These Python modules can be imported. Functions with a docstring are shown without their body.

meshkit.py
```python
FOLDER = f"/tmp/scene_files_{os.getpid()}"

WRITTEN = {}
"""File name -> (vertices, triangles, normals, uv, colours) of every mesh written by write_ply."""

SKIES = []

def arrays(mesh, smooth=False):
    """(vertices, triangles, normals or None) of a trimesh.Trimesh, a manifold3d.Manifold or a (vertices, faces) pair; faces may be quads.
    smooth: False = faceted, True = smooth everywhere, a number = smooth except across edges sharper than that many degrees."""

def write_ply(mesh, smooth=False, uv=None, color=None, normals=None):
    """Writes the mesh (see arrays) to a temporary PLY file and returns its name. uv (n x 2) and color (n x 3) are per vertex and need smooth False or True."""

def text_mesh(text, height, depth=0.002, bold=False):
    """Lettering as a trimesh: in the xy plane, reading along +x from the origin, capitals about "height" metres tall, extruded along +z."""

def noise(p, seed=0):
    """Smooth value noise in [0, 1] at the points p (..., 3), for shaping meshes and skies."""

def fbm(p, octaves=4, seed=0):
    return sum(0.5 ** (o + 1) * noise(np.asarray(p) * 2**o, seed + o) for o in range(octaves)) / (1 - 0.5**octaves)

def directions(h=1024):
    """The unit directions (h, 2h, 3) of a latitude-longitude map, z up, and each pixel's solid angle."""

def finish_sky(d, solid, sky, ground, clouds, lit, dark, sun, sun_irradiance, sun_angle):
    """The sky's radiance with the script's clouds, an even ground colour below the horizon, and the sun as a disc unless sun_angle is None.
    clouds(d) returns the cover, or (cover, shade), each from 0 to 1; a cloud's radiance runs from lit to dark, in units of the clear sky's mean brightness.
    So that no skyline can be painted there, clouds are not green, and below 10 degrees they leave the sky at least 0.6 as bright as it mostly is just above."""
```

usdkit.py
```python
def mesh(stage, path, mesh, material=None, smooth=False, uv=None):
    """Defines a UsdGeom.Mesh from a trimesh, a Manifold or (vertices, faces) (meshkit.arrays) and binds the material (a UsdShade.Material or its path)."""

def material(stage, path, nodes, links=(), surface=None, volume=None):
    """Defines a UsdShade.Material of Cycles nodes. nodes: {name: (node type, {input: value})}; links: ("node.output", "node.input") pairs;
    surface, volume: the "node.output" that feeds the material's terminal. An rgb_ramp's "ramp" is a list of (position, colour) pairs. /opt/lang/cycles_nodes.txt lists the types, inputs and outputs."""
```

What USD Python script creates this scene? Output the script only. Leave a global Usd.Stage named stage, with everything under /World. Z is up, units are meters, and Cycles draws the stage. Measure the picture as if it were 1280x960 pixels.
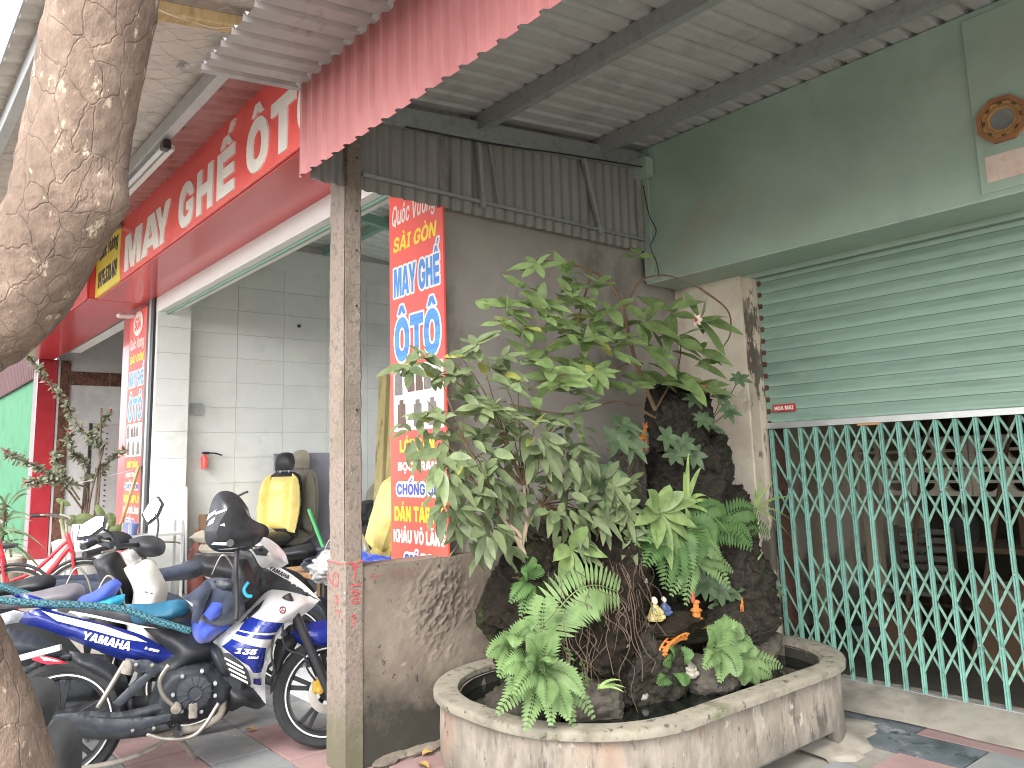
import math, random, glob
import numpy as np, trimesh, usdkit, meshkit
from scipy.spatial import Delaunay
from shapely import affinity, box as sbox, union_all, points as spoints, contains, distance as sdist, Polygon, LineString
from shapely.geometry import MultiPolygon
from pxr import Usd, UsdGeom, UsdLux, UsdShade, Gf, Sdf, Vt

rng = np.random.default_rng(7)
stage = Usd.Stage.CreateInMemory()
UsdGeom.SetStageUpAxis(stage, 'Z'); UsdGeom.SetStageMetersPerUnit(stage, 1.0)
UsdGeom.Xform.Define(stage, '/World'); UsdGeom.Scope.Define(stage, '/World/Looks')

# ---------------------------------------------------------------- camera
EYE = np.array([0, 0, 1.45]); YAW, PITCH, ROLL = -0.87779, 0.152699, -0.029948
_f = np.array([math.sin(YAW)*math.cos(PITCH), math.cos(YAW)*math.cos(PITCH), math.sin(PITCH)])
_r = np.array([math.cos(YAW), -math.sin(YAW), 0.0]); _u = np.cross(_r, _f)
_r2 = math.cos(ROLL)*_r + math.sin(ROLL)*_u; _u2 = -math.sin(ROLL)*_r + math.cos(ROLL)*_u
cam = UsdGeom.Camera.Define(stage, '/World/camera')
cam.AddTransformOp().Set(Gf.Matrix4d(*_r2, 0, *_u2, 0, *(-_f), 0, *EYE, 1))
cam.CreateHorizontalApertureAttr(36.0); cam.CreateVerticalApertureAttr(27.0)
cam.CreateFocalLengthAttr(36.0*994.8/1280); cam.CreateVerticalApertureOffsetAttr(-36.0*53.53/1280)
cam.CreateClippingRangeAttr(Gf.Vec2f(0.05, 2000))
cam.CreateExposureAttr(EXPOSURE := 2.42)

# ---------------------------------------------------------------- sky and veiled sun
SUN = np.array([0.35, -0.72, 0.85]); SUN = SUN/np.linalg.norm(SUN)
elev, azim = math.asin(SUN[2]), math.atan2(SUN[0], SUN[1])
skym = usdkit.material(stage, '/World/Looks/overcast_sky', {
    'sky': ('sky_texture', {'sky_type': 'single_scattering', 'sun_disc': False, 'sun_elevation': elev, 'sun_rotation': azim, 'aerosol_density': 2.0}),
    'tc': ('texture_coordinate', {}), 'map': ('mapping', {'scale': (1, 1, 2.5)}),
    'n': ('noise_texture', {'scale': 2.2, 'detail': 5, 'roughness': .55}),
    'r': ('rgb_ramp', {'ramp': [(.25, (.6, .6, .6)), (.55, (.93, .93, .93)), (.8, (1, 1, 1))]}),
    'bw': ('rgb_to_bw', {}), 'cl': ('mix_color', {'blend_type': 'multiply', 'fac': 1.0, 'b': (1.0, 1.0, 1.0), 'use_clamp': False}),
    'mx': ('mix_color', {'use_clamp': False}), 'bg': ('background_shader', {'strength': 0.14})},
    [('tc.generated', 'map.vector'), ('map.vector', 'n.vector'), ('n.fac', 'r.fac'), ('sky.color', 'bw.color'), ('bw.val', 'cl.a'),
     ('r.color', 'mx.fac'), ('sky.color', 'mx.a'), ('cl.result', 'mx.b'), ('mx.result', 'bg.color')], surface='bg.background')
dome = UsdLux.DomeLight.Define(stage, '/World/sky')
UsdShade.MaterialBindingAPI.Apply(dome.GetPrim()).Bind(skym)
dome.GetPrim().SetCustomDataByKey('kind', 'structure')
sun = UsdLux.DistantLight.Define(stage, '/World/sun')
sun.CreateIntensityAttr(0.12); sun.CreateAngleAttr(30.0); sun.CreateColorAttr(Gf.Vec3f(1, .96, .9)); sun.CreateNormalizeAttr(True)
zax = SUN; xax = np.cross([0, 0, 1.0], zax); xax /= np.linalg.norm(xax); yax = np.cross(zax, xax)
sun.AddTransformOp().Set(Gf.Matrix4d(*xax, 0, *yax, 0, *zax, 0, 0, 0, 20, 1))

# ---------------------------------------------------------------- prim helpers
used = {}; MAT = {}
def numbered(parent, name):
    k = (parent, name); used[k] = n = used.get(k, -1) + 1
    return f'{parent}/{name}' + (f'_{n:03d}' if n else '')
def tag(prim, label=None, cat=None, group=None, kind=None):
    for k, v in (('label', label), ('category', cat), ('group', group), ('kind', kind)):
        if v: prim.SetCustomDataByKey(k, v)
def thing(name, label, cat, loc=(0, 0, 0), rot=0.0, group=None, M=None, kind=None):
    p = numbered('/World', name); x = UsdGeom.Xform.Define(stage, p)
    if M is None:
        c, s = math.cos(rot), math.sin(rot); M = np.array([[c, -s, 0, loc[0]], [s, c, 0, loc[1]], [0, 0, 1, loc[2]], [0, 0, 0, 1.0]])
    x.AddTransformOp().Set(Gf.Matrix4d(*np.asarray(M, float).T.ravel()))
    MAT[p] = np.linalg.inv(M); tag(x.GetPrim(), label, cat, group, kind)
    return p
def root_of(p): return '/'.join(p.split('/')[:3])
def va(m):
    if isinstance(m, (list,)): return cat_(m)
    if isinstance(m, tuple): v, f = np.asarray(m[0], float), np.asarray(m[1], int); return v, (np.vstack([f[:, [0, 1, 2]], f[:, [0, 2, 3]]]) if f.shape[1] == 4 else f)
    return np.array(m.vertices, float), np.array(m.faces, int)
def cat_(ms):
    V, F, n = [], [], 0
    for m in ms:
        v, f = va(m); V.append(v); F.append(f + n); n += len(v)
    return np.vstack(V), np.vstack(F)
def part(parent, name, mesh, mat, smooth=None, label=None, local=False, kind=None):
    v, f = va(mesh)
    if not local and root_of(parent) in MAT:
        m = MAT[root_of(parent)]; v = v @ m[:3, :3].T + m[:3, 3]
    p = numbered(parent, name)
    usdkit.mesh(stage, p, (v, f), mat, smooth=smooth if smooth is not None else False)
    tag(stage.GetPrimAtPath(p), label, None, None, kind)
    return p
def solo(name, mesh, mat, label, cat, smooth=None, group=None, kind=None):
    p = part('/World', name, mesh, mat, smooth); tag(stage.GetPrimAtPath(p), label, cat, group, kind); return p
def struct(name, mesh, mat, smooth=None): return solo(name, mesh, mat, None, None, smooth, None, 'structure')

# ---------------------------------------------------------------- shapes
def bx(x0, x1, y0, y1, z0, z1, c=0.0):
    x0, x1 = sorted((x0, x1)); y0, y1 = sorted((y0, y1)); z0, z1 = sorted((z0, z1))
    if c <= 0:
        m = trimesh.creation.box((x1-x0, y1-y0, z1-z0)); m.apply_translation(((x0+x1)/2, (y0+y1)/2, (z0+z1)/2)); return va(m)
    c = min(c, (x1-x0)*.45, (y1-y0)*.45, (z1-z0)*.45); P = []
    for sx in (0, 1):
        for sy in (0, 1):
            for sz in (0, 1):
                p = np.array([(x0, x1)[sx], (y0, y1)[sy], (z0, z1)[sz]]); d = np.array([(c, -c)[sx], (c, -c)[sy], (c, -c)[sz]])
                for k in range(3):
                    q = p + d; q[k] = p[k]; P.append(q)
    return va(trimesh.convex.convex_hull(np.array(P)))
def bar(p, q, w, h, up=(0, 0, 1)):
    p, q = np.asarray(p, float), np.asarray(q, float); d = q - p; L = np.linalg.norm(d); d = d/L; s = np.cross(d, up)
    if np.linalg.norm(s) < 1e-6: s = np.cross(d, (1, 0, 0))
    s /= np.linalg.norm(s); u = np.cross(s, d)
    v, f = bx(-w/2, w/2, 0, L, -h/2, h/2, min(w, h)*.12)
    return p + v[:, :1]*s + v[:, 1:2]*d + v[:, 2:]*u, f
def tube(P, r, n=8, cap=True):
    P = np.asarray(P, float); m = len(P); R = np.broadcast_to(np.asarray(r, float), (m,))
    T = np.gradient(P, axis=0); T /= np.linalg.norm(T, axis=1)[:, None] + 1e-12
    a = np.array([0, 0, 1.0]) if abs(T[0][2]) < .9 else np.array([1.0, 0, 0])
    V = []; u = np.cross(T[0], a); u /= np.linalg.norm(u)
    for i in range(m):
        u = u - T[i]*(u @ T[i]); u /= np.linalg.norm(u); w = np.cross(T[i], u); t = np.linspace(0, 2*np.pi, n, endpoint=False)
        V.append(P[i] + R[i]*(np.cos(t)[:, None]*u + np.sin(t)[:, None]*w))
    V = np.vstack(V); F = []
    for i in range(m-1):
        for j in range(n):
            k = (j+1) % n; F += [(i*n+j, i*n+k, (i+1)*n+k), (i*n+j, (i+1)*n+k, (i+1)*n+j)]
    if cap:
        V = np.vstack([V, P[0], P[-1]]); a0, a1 = len(V)-2, len(V)-1
        for j in range(n):
            k = (j+1) % n; F += [(a0, k, j), (a1, (m-1)*n+j, (m-1)*n+k)]
    return V, np.array(F)
def curve(P, k=6):
    P = np.asarray(P, float)
    if len(P) < 3: return np.linspace(P[0], P[-1], k+1)
    Q = np.vstack([2*P[0]-P[1], P, 2*P[-1]-P[-2]]); out = []
    for i in range(1, len(Q)-2):
        for t in np.linspace(0, 1, k, endpoint=False):
            out.append(.5*((2*Q[i]) + (-Q[i-1]+Q[i+1])*t + (2*Q[i-1]-5*Q[i]+4*Q[i+1]-Q[i+2])*t*t + (-Q[i-1]+3*Q[i]-3*Q[i+1]+Q[i+2])*t**3))
    return np.array(out + [P[-1]])
def lathe(prof, n=24, loc=(0, 0, 0), axis=(0, 0, 1)):
    prof = np.asarray(prof, float); t = np.linspace(0, 2*np.pi, n, endpoint=False); m = len(prof)
    V = np.array([(r*math.cos(a), r*math.sin(a), z) for r, z in prof for a in t]); F = []
    for i in range(m-1):
        for j in range(n):
            k = (j+1) % n; F += [(i*n+j, i*n+k, (i+1)*n+k), (i*n+j, (i+1)*n+k, (i+1)*n+j)]
    z = np.asarray(axis, float)/np.linalg.norm(axis); x = np.cross(z, (0, 1, 0) if abs(z[1]) < .9 else (1, 0, 0)); x /= np.linalg.norm(x); y = np.cross(z, x)
    return np.asarray(loc) + V[:, :1]*x + V[:, 1:2]*y + V[:, 2:]*z, np.array(F)
def ell(c, r, sub=2, seed=0, amp=0, freq=3.0, rot=0):
    m = trimesh.creation.icosphere(sub); v = np.array(m.vertices)
    if amp: v = v*(1 + amp*(meshkit.fbm(v*freq + 17.3 + seed*9.1, 4, seed) - .5)[:, None]*2)
    v = v*np.asarray(r); cr, sr = math.cos(rot), math.sin(rot); v = v @ np.array([[cr, sr, 0], [-sr, cr, 0], [0, 0, 1]])
    return v + np.asarray(c), np.array(m.faces)
def grid(o, u, v, nu, nv, fn=None):
    o, u, v = (np.asarray(a, float) for a in (o, u, v)); a, b = np.meshgrid(np.linspace(0, 1, nu+1), np.linspace(0, 1, nv+1), indexing='ij')
    P = o + a[..., None]*u + b[..., None]*v
    if fn is not None: P = P + fn(a, b)
    I = np.arange((nu+1)*(nv+1)).reshape(nu+1, nv+1)
    F = np.stack([I[:-1, :-1], I[1:, :-1], I[1:, 1:], I[:-1, 1:]], -1).reshape(-1, 4)
    return va((P.reshape(-1, 3), F))
def corr(o, u, v, nrm, pitch, amp, kind='trap', nv=1, thick=.0012):
    'corrugated sheet: ribs run along v and repeat along u'
    u = np.asarray(u, float); L = np.linalg.norm(u); xs, hs = [], []
    prof = [(0, 0), (.30, 0), (.42, 1), (.58, 1), (.70, 0)] if kind == 'trap' else [(k/8, .5-.5*math.cos(2*math.pi*k/8)) for k in range(8)]
    x = 0.0
    while x < L:
        for a, hh in prof:
            if x + a*pitch <= L: xs.append(x + a*pitch); hs.append(hh*amp)
        x += pitch
    xs.append(L); hs.append(hs[-1]); xs, hs = np.array(xs), np.array(hs); ud = u/L; nn = np.asarray(nrm, float)
    out = []
    for off in (0, -thick):
        A = np.asarray(o, float) + xs[:, None]*ud + (hs + off)[:, None]*nn
        P = np.stack([A + np.asarray(v)*t for t in np.linspace(0, 1, nv+1)], 1); n = len(xs); I = np.arange(n*(nv+1)).reshape(n, nv+1)
        out.append(va((P.reshape(-1, 3), np.stack([I[:-1, :-1], I[1:, :-1], I[1:, 1:], I[:-1, 1:]], -1).reshape(-1, 4))))
    return cat_(out)
def prism(poly, frame, d0, d1):
    'extrude a shapely polygon from depth d0 to d1 along the frame normal'
    O, U, V_, N = (np.asarray(a, float) for a in frame); out = []
    for g in (poly.geoms if hasattr(poly, 'geoms') else [poly]):
        if g.is_empty or g.area < 1e-9: continue
        m = trimesh.creation.extrude_polygon(g, d1-d0, engine='earcut'); v = np.array(m.vertices)
        out.append((O + v[:, :1]*U + v[:, 1:2]*V_ + (v[:, 2:]+d0)*N, np.array(m.faces)))
    return cat_(out)
FONT = glob.glob('/opt/blender-*/*/datafiles/fonts/Inter.woff2')[0]; _fc = {}
def text_poly(text, h, xs=1.0, wght=900, shear=0.0, stroke=0):
    from PIL import Image, ImageDraw, ImageFont
    if wght not in _fc:
        _fc[wght] = ImageFont.truetype(FONT, 96); _fc[wght].set_variation_by_axes([32, wght])
    font = _fc[wght]; x0, y0, x1, y1 = font.getbbox(text, anchor='ls', stroke_width=stroke)
    im = Image.new('L', (int(x1-x0+8), int(y1-y0+8))); ImageDraw.Draw(im).text((4-x0, 4-y0), text, 255, font, anchor='ls', stroke_width=stroke)
    on = np.pad(np.asarray(im) > 127, ((0, 0), (1, 1))).astype(np.int8); rows, st = np.nonzero(np.diff(on, axis=1) == 1); en = np.nonzero(np.diff(on, axis=1) == -1)[1]
    sh = union_all(sbox(st, -rows-1, en, -rows)).buffer(.7).buffer(-.7).simplify(.7); s = h/70.0
    return affinity.affine_transform(sh, [s*xs, s*shear*xs, 0, s, -4*s*xs, (4-y0)*s])
def fit(poly, x0, x1, z0, z1=None):
    'scale a text polygon to span x0..x1 with its baseline/bounds on z0..z1'
    a, b, c, d = poly.bounds; sx = (x1-x0)/(c-a); sz = (z1-z0)/(d-b) if z1 is not None else sx
    return affinity.affine_transform(poly, [sx, 0, 0, sz, x0-a*sx, z0-b*sz])
class Puff:
    'cushion-like solid over a side-view outline; hgt() gives its half thickness so that decals can follow it'
    def __init__(s, pts, T, R, h=.025, prof=2.0, spline=True):
        if spline and not isinstance(pts, Polygon) and len(pts) > 5:
            q = np.asarray(pts, float); n = len(q); pts = []
            for i in range(n):
                a, b, c, d = q[i-1], q[i], q[(i+1) % n], q[(i+2) % n]; u, w = b-a, c-b; v2 = d-c
                sharp = lambda e, f: np.dot(e, f)/(np.linalg.norm(e)*np.linalg.norm(f)+1e-9) < .25
                m1 = w if sharp(u, w) else (c-a)/2; m2 = w if sharp(w, v2) else (d-b)/2; L = np.linalg.norm(w)
                m1 = m1/(np.linalg.norm(m1)+1e-9)*L*.9; m2 = m2/(np.linalg.norm(m2)+1e-9)*L*.9
                for t in (0, .25, .5, .75):
                    pts.append((2*t**3-3*t*t+1)*b + (t**3-2*t*t+t)*m1 + (-2*t**3+3*t*t)*c + (t**3-t*t)*m2)
        s.poly = pts if isinstance(pts, Polygon) else Polygon(pts).buffer(0); s.poly = max(s.poly.geoms, key=lambda g: g.area) if hasattr(s.poly, 'geoms') else s.poly
        s.T, s.R, s.h, s.pw = T, R, h, prof
    def base(s):
        if not hasattr(s, 'P0'):
            P, t = s.tri(s.poly, s.h); H = s.raw(P); n = len(P); e = np.vstack([t[:, [0, 1]], t[:, [1, 2]], t[:, [2, 0]]]); e = np.vstack([e, e[:, ::-1]]); bd = H < s.T*.02
            for _ in range(int(max(2, min(14, (s.R/s.h)**2*.5)))):
                S, C = np.zeros(n), np.zeros(n); np.add.at(S, e[:, 0], H[e[:, 1]]); np.add.at(C, e[:, 0], 1); A = S/np.maximum(C, 1); H = np.where(bd, H, .4*H + .6*A)
            from scipy.interpolate import LinearNDInterpolator
            s.P0, s.t0, s.H0 = P, t, H; s.I0 = LinearNDInterpolator(P, H, 0.0)
        return s.P0, s.t0, s.H0
    def hgt(s, P): s.base(); return s.I0(np.asarray(P, float))
    def raw(s, P):
        d = sdist(spoints(np.asarray(P, float)), s.poly.exterior); d = np.where(contains(s.poly, spoints(np.asarray(P, float))), d, 0)
        return s.T*np.maximum(1 - (1 - np.minimum(d/s.R, 1))**s.pw, 0)**(1/s.pw)
    def tri(s, poly, h):
        ext = poly.exterior; n = max(int(ext.length/h), 8); B = np.array([ext.interpolate(t).coords[0] for t in np.linspace(0, ext.length, n, endpoint=False)])
        B = np.vstack([B, np.array(ext.coords)[:-1]]); B = np.unique(np.round(B, 5), axis=0)
        a, b, c, d = poly.bounds; gx, gy = np.meshgrid(np.arange(a, c, h), np.arange(b, d, h)); gx[1::2] += h/2
        G = np.stack([gx.ravel(), gy.ravel()], 1); inn = poly.buffer(-h*.45); G = G[contains(inn, spoints(G))] if not inn.is_empty and len(G) else G[:0]
        P = np.vstack([B, G]); t = Delaunay(P, qhull_options='QJ').simplices; c = P[t].mean(1); t = t[contains(poly.buffer(1e-6), spoints(c))]
        e1, e2 = P[t[:, 1]]-P[t[:, 0]], P[t[:, 2]]-P[t[:, 0]]; ar = e1[:, 0]*e2[:, 1]-e1[:, 1]*e2[:, 0]; t = t[np.abs(ar) > 1e-9]; ar = ar[np.abs(ar) > 1e-9]
        t[ar < 0] = t[ar < 0][:, ::-1]; return P, t
    def mesh(s, frame, off=0.0, side=0, fold=0, seed=0):
        'frame maps (s, u, t) to space; side 0 both, 1 front only with a flat back'
        P, t, H = s.base(); n = len(P)
        if fold: H = np.maximum(H*(1 + fold*2*(meshkit.fbm(np.c_[P*17, np.full(n, seed*3.3)], 4, seed)-.5)), 0)
        A = np.c_[P, off + H]; Bk = np.c_[P, (off - H) if side == 0 else np.full(n, off-.004)]
        V = np.vstack([A, Bk]); F = np.vstack([t, t[:, ::-1] + n])
        e = np.sort(np.vstack([t[:, [0, 1]], t[:, [1, 2]], t[:, [2, 0]]]), 1); de = np.vstack([t[:, [0, 1]], t[:, [1, 2]], t[:, [2, 0]]])
        _, iv, ct = np.unique(e, axis=0, return_inverse=True, return_counts=True); b = de[ct[iv.ravel()] == 1]
        F = np.vstack([F, np.c_[b[:, 1], b[:, 0], b[:, 0]+n], np.c_[b[:, 1], b[:, 0]+n, b[:, 1]+n]])
        return to(frame, V), F
    def decal(s, geom, frame, off=0.0, lift=.002, h=None, sgn=1):
        out = []
        for g in (geom.geoms if hasattr(geom, 'geoms') else [geom]):
            g = Polygon(g) if not isinstance(g, Polygon) else g
            if g.area < 1e-7: continue
            if g.interiors or h is None and g.area < .0008:
                m = trimesh.creation.extrude_polygon(g, .001, engine='earcut'); m = m.subdivide() if False else m; v = np.array(m.vertices); k = v[:, 2] > .0005
                H = s.hgt(v[:, :2]); out.append((to(frame, np.c_[v[:, :2], sgn*(off + H + np.where(k, lift, -.002))]), np.array(m.faces)))
            else:
                P, t = s.tri(g, h or s.h*.6); H = s.hgt(P); n = len(P)
                out.append((to(frame, np.vstack([np.c_[P, sgn*(off+H+lift)], np.c_[P, sgn*(off+H-.002)]])), np.vstack([t, t[:, ::-1]+n])))
        return cat_(out)
def to(fr, V):
    O, S, U, T = (np.asarray(a, float) for a in fr); V = np.asarray(V); return O + V[:, :1]*S + V[:, 1:2]*U + V[:, 2:]*T

# ---------------------------------------------------------------- materials
def lin(h):
    c = np.array([int(h[i:i+2], 16) for i in (0, 2, 4)])/255.0
    return tuple(np.where(c <= .04045, c/12.92, ((c+.055)/1.055)**2.4))
def mat(name, cols, scale=6, stretch=(1, 1, 1), rough=.6, metal=0, bump=0, bscale=None, rand=0, lo=.32, hi=.68, spec=.5, coat=0, detail=6, bdist=.01, sheen=0, spots=None, obj=False, rr=0, damp=None):
    'principled surface: colour from a noise ramp over its own colours, fine bump, optional spots of dirt (colour, scale, threshold)'
    cols = [lin(c) if isinstance(c, str) else c for c in (cols if isinstance(cols, list) else [cols])]
    nd = {'p': ('principled_bsdf', {'roughness': rough, 'metallic': metal, 'specular_ior_level': spec, 'coat_weight': coat, 'sheen_weight': sheen})}; lk = []
    src = 'g.position'; nd['g'] = ('geometry', {})
    if obj: nd['g'] = ('texture_coordinate', {}); src = 'g.object'
    nd['m'] = ('mapping', {'scale': tuple(np.asarray(stretch, float))}); lk.append((src, 'm.vector')); col = None
    if len(cols) > 1:
        nd['n'] = ('noise_texture', {'scale': scale, 'detail': detail, 'roughness': .6}); nd['r'] = ('rgb_ramp', {'ramp': list(zip(np.linspace(lo, hi, len(cols)), cols))})
        lk += [('m.vector', 'n.vector'), ('n.fac', 'r.fac')]; col = 'r.color'
    else: nd['c'] = ('color', {'value': cols[0]}); col = 'c.color'
    for i, (sc, ss, st, sf, sst) in enumerate(spots or []):
        nd[f'sm{i}'] = ('mapping', {'scale': sst, 'location': (3.1*i+.7, 1.7*i, .9)}); nd[f'sn{i}'] = ('noise_texture', {'scale': ss, 'detail': 7, 'roughness': .65})
        nd[f'sr{i}'] = ('rgb_ramp', {'ramp': [(st, (0, 0, 0)), (st+sf, (1, 1, 1))]}); nd[f'sx{i}'] = ('mix_color', {'b': lin(sc) if isinstance(sc, str) else sc})
        lk += [(src, f'sm{i}.vector'), (f'sm{i}.vector', f'sn{i}.vector'), (f'sn{i}.fac', f'sr{i}.fac'), (f'sr{i}.color', f'sx{i}.fac'), (col, f'sx{i}.a')]; col = f'sx{i}.result'
    if damp:   # rising damp and moss with a ragged outline: (colour, height, raggedness, noise scale)
        dc, zc, zw, ns = damp
        nd['dz'] = ('separate_xyz', {}); nd['dn'] = ('noise_texture', {'scale': ns, 'detail': 7, 'roughness': .68}); nd['da'] = ('math', {'math_type': 'multiply_add', 'value2': -zw*2.6, 'value3': 0})
        nd['dm'] = ('map_range', {'from_min': zc-zw*1.3+.13, 'from_max': zc-zw*1.3-.13, 'to_min': 0.0, 'to_max': .92, 'clamp': True}); nd['dx'] = ('mix_color', {'b': lin(dc)})
        lk += [('g.position', 'dz.vector'), ('g.position', 'dn.vector'), ('dn.fac', 'da.value1'), ('dz.z', 'da.value3'), ('da.value', 'dm.value'), ('dm.result', 'dx.fac'), (col, 'dx.a')]; col = 'dx.result'
    if rand:
        nd['oi'] = ('object_info', {}); nd['mr'] = ('map_range', {'to_min': 1-rand, 'to_max': 1+rand}); nd['hs'] = ('hsv', {})
        lk += [('oi.random', 'mr.value'), ('mr.result', 'hs.value'), (col, 'hs.color')]; col = 'hs.color'
    lk.append((col, 'p.base_color'))
    if rr:
        nd['rn'] = ('noise_texture', {'scale': scale*2.3, 'detail': 4}); nd['rm'] = ('map_range', {'from_min': .3, 'from_max': .7, 'to_min': rough-rr, 'to_max': rough+rr})
        lk += [('m.vector', 'rn.vector'), ('rn.fac', 'rm.value'), ('rm.result', 'p.roughness')]
    if bump:
        nd['b'] = ('noise_texture', {'scale': bscale or scale*6, 'detail': 5, 'roughness': .65}); nd['bp'] = ('bump', {'strength': bump, 'distance': bdist})
        lk += [('m.vector', 'b.vector'), ('b.fac', 'bp.height'), ('bp.normal', 'p.normal')]
    return usdkit.material(stage, f'/World/Looks/{name}', nd, lk, surface='p.BSDF')
def leafmat(name, cols, trans=.3, rough=.42, rand=.25, scale=9):
    cols = [lin(c) for c in cols]
    return usdkit.material(stage, f'/World/Looks/{name}', {
        'g': ('geometry', {}), 'n': ('noise_texture', {'scale': scale, 'detail': 4}), 'r': ('rgb_ramp', {'ramp': list(zip(np.linspace(.3, .7, len(cols)), cols))}),
        'oi': ('object_info', {}), 'ad': ('math', {'math_type': 'add'}), 'fr': ('math', {'math_type': 'fraction'}),
        'isl': ('map_range', {'to_min': 1-rand, 'to_max': 1+rand}), 'hs': ('hsv', {}), 'p': ('principled_bsdf', {'roughness': rough, 'specular_ior_level': .35}),
        't': ('translucent_bsdf', {}), 'mx': ('mix_closure', {'fac': trans})},
        [('g.position', 'n.vector'), ('n.fac', 'r.fac'), ('g.random_per_island', 'ad.value1'), ('oi.random', 'ad.value2'), ('ad.value', 'fr.value1'), ('fr.value', 'isl.value'), ('isl.result', 'hs.value'), ('r.color', 'hs.color'), ('hs.color', 'p.base_color'), ('hs.color', 't.color'),
         ('p.BSDF', 'mx.closure1'), ('t.BSDF', 'mx.closure2')], surface='mx.closure')
# ================================================================ materials of the place
m_road = mat('asphalt', ['6a6966', '787672'], 3, rough=.9, bump=.4, bscale=60)
m_base = mat('mortar_bed', ['6f6b64', '8a857b'], 5, rough=.9, bump=.3, bscale=40)
WET = [('2b2c2e', 2.2, .60, .05, (1, 1, 1))]
m_slab = [mat(f'grey_slab_{i}', c, 5, rough=.62, bump=.12, bscale=50, bdist=.004, spots=[('b3aea4', 3.1, .60, .12, (1, 1, 1)), ('55534f', 7, .66, .08, (1, 1, 1))], rand=.08, rr=.12) for i, c in enumerate((['717375', '7f7e7b'], ['686c70', '787875']))]
m_slabr = mat('red_slab', ['7d6462', '8c736f'], 5, rough=.62, bump=.12, bscale=50, bdist=.004, spots=[('a89a92', 3.3, .62, .12, (1, 1, 1)), ('5c4a48', 7, .66, .08, (1, 1, 1))], rand=.08, rr=.12)
m_slabw = mat('wet_slab', ['33363a', '55585c'], 4, rough=.28, bump=.15, bscale=50, bdist=.004, spots=[('77777a', 3.4, .56, .06, (1, 1.4, 1)), ('2a2c2f', 9, .57, .03, (1, 1, 1))])
m_apron = mat('cement_apron', ['837c71', '938c81', '736c62'], 3, rough=.8, bump=.3, bscale=30, spots=[('6c6860', 3.5, .6, .1, (1, 1, 1))])
m_lowwall = mat('stained_render', ['695e53', '75695d', '6e6257'], 3, rough=.85, bump=.35, bscale=45, bdist=.006, spots=[('84786c', 2.0, .56, .12, (1, 1.0, .8)), ('554b42', 2.0, .56, .14, (1, .8, .9)), ('8d8175', 7, .62, .06, (1, 1, 1)), ('3a332d', 24, .62, .04, (1, 1, .7))], damp=('23221b', .33, .22, 4.5))
m_upwall = mat('dark_render', ['8a837d', '98908a', '908883'], 2.2, rough=.85, bump=.25, bscale=40, bdist=.005, spots=[('6d655f', 1.6, .52, .15, (1, 1, .7)), ('928881', 6, .66, .06, (1, 1, 1))])
m_post = mat('pebbled_concrete', ['71655c', '82756a', '60564e'], 30, rough=.9, bump=.8, bscale=70, bdist=.008, spots=[('6e6259', 38, .60, .04, (1, 1, 1)), ('9d9185', 45, .64, .03, (1, 1, 1)), ('6b6255', 2.4, .58, .10, (1, 1, .5))], damp=('5b5844', .26, .22, 13.0))
m_redmark = mat('red_marker', ['a83a3c', 'b85553'], 40, rough=.8)
m_pond = mat('pond_render', ['655d54', '776e63', '877d71', '6c645a'], 9, (1, 1, .4), rough=.85, bump=.45, bscale=28, bdist=.007, spots=[('836a59', 2.4, .55, .16, (1, 1, .22)), ('91897e', 6.5, .56, .08, (1, 1, .28)), ('4f4942', 6.2, .57, .06, (1, 1, .28)), ('47423b', 27, .62, .07, (1, 1, .6)), ('a39b91', 17, .62, .06, (1, 1, .6))], damp=('4d4a42', .10, .10, 6.0))
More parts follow.
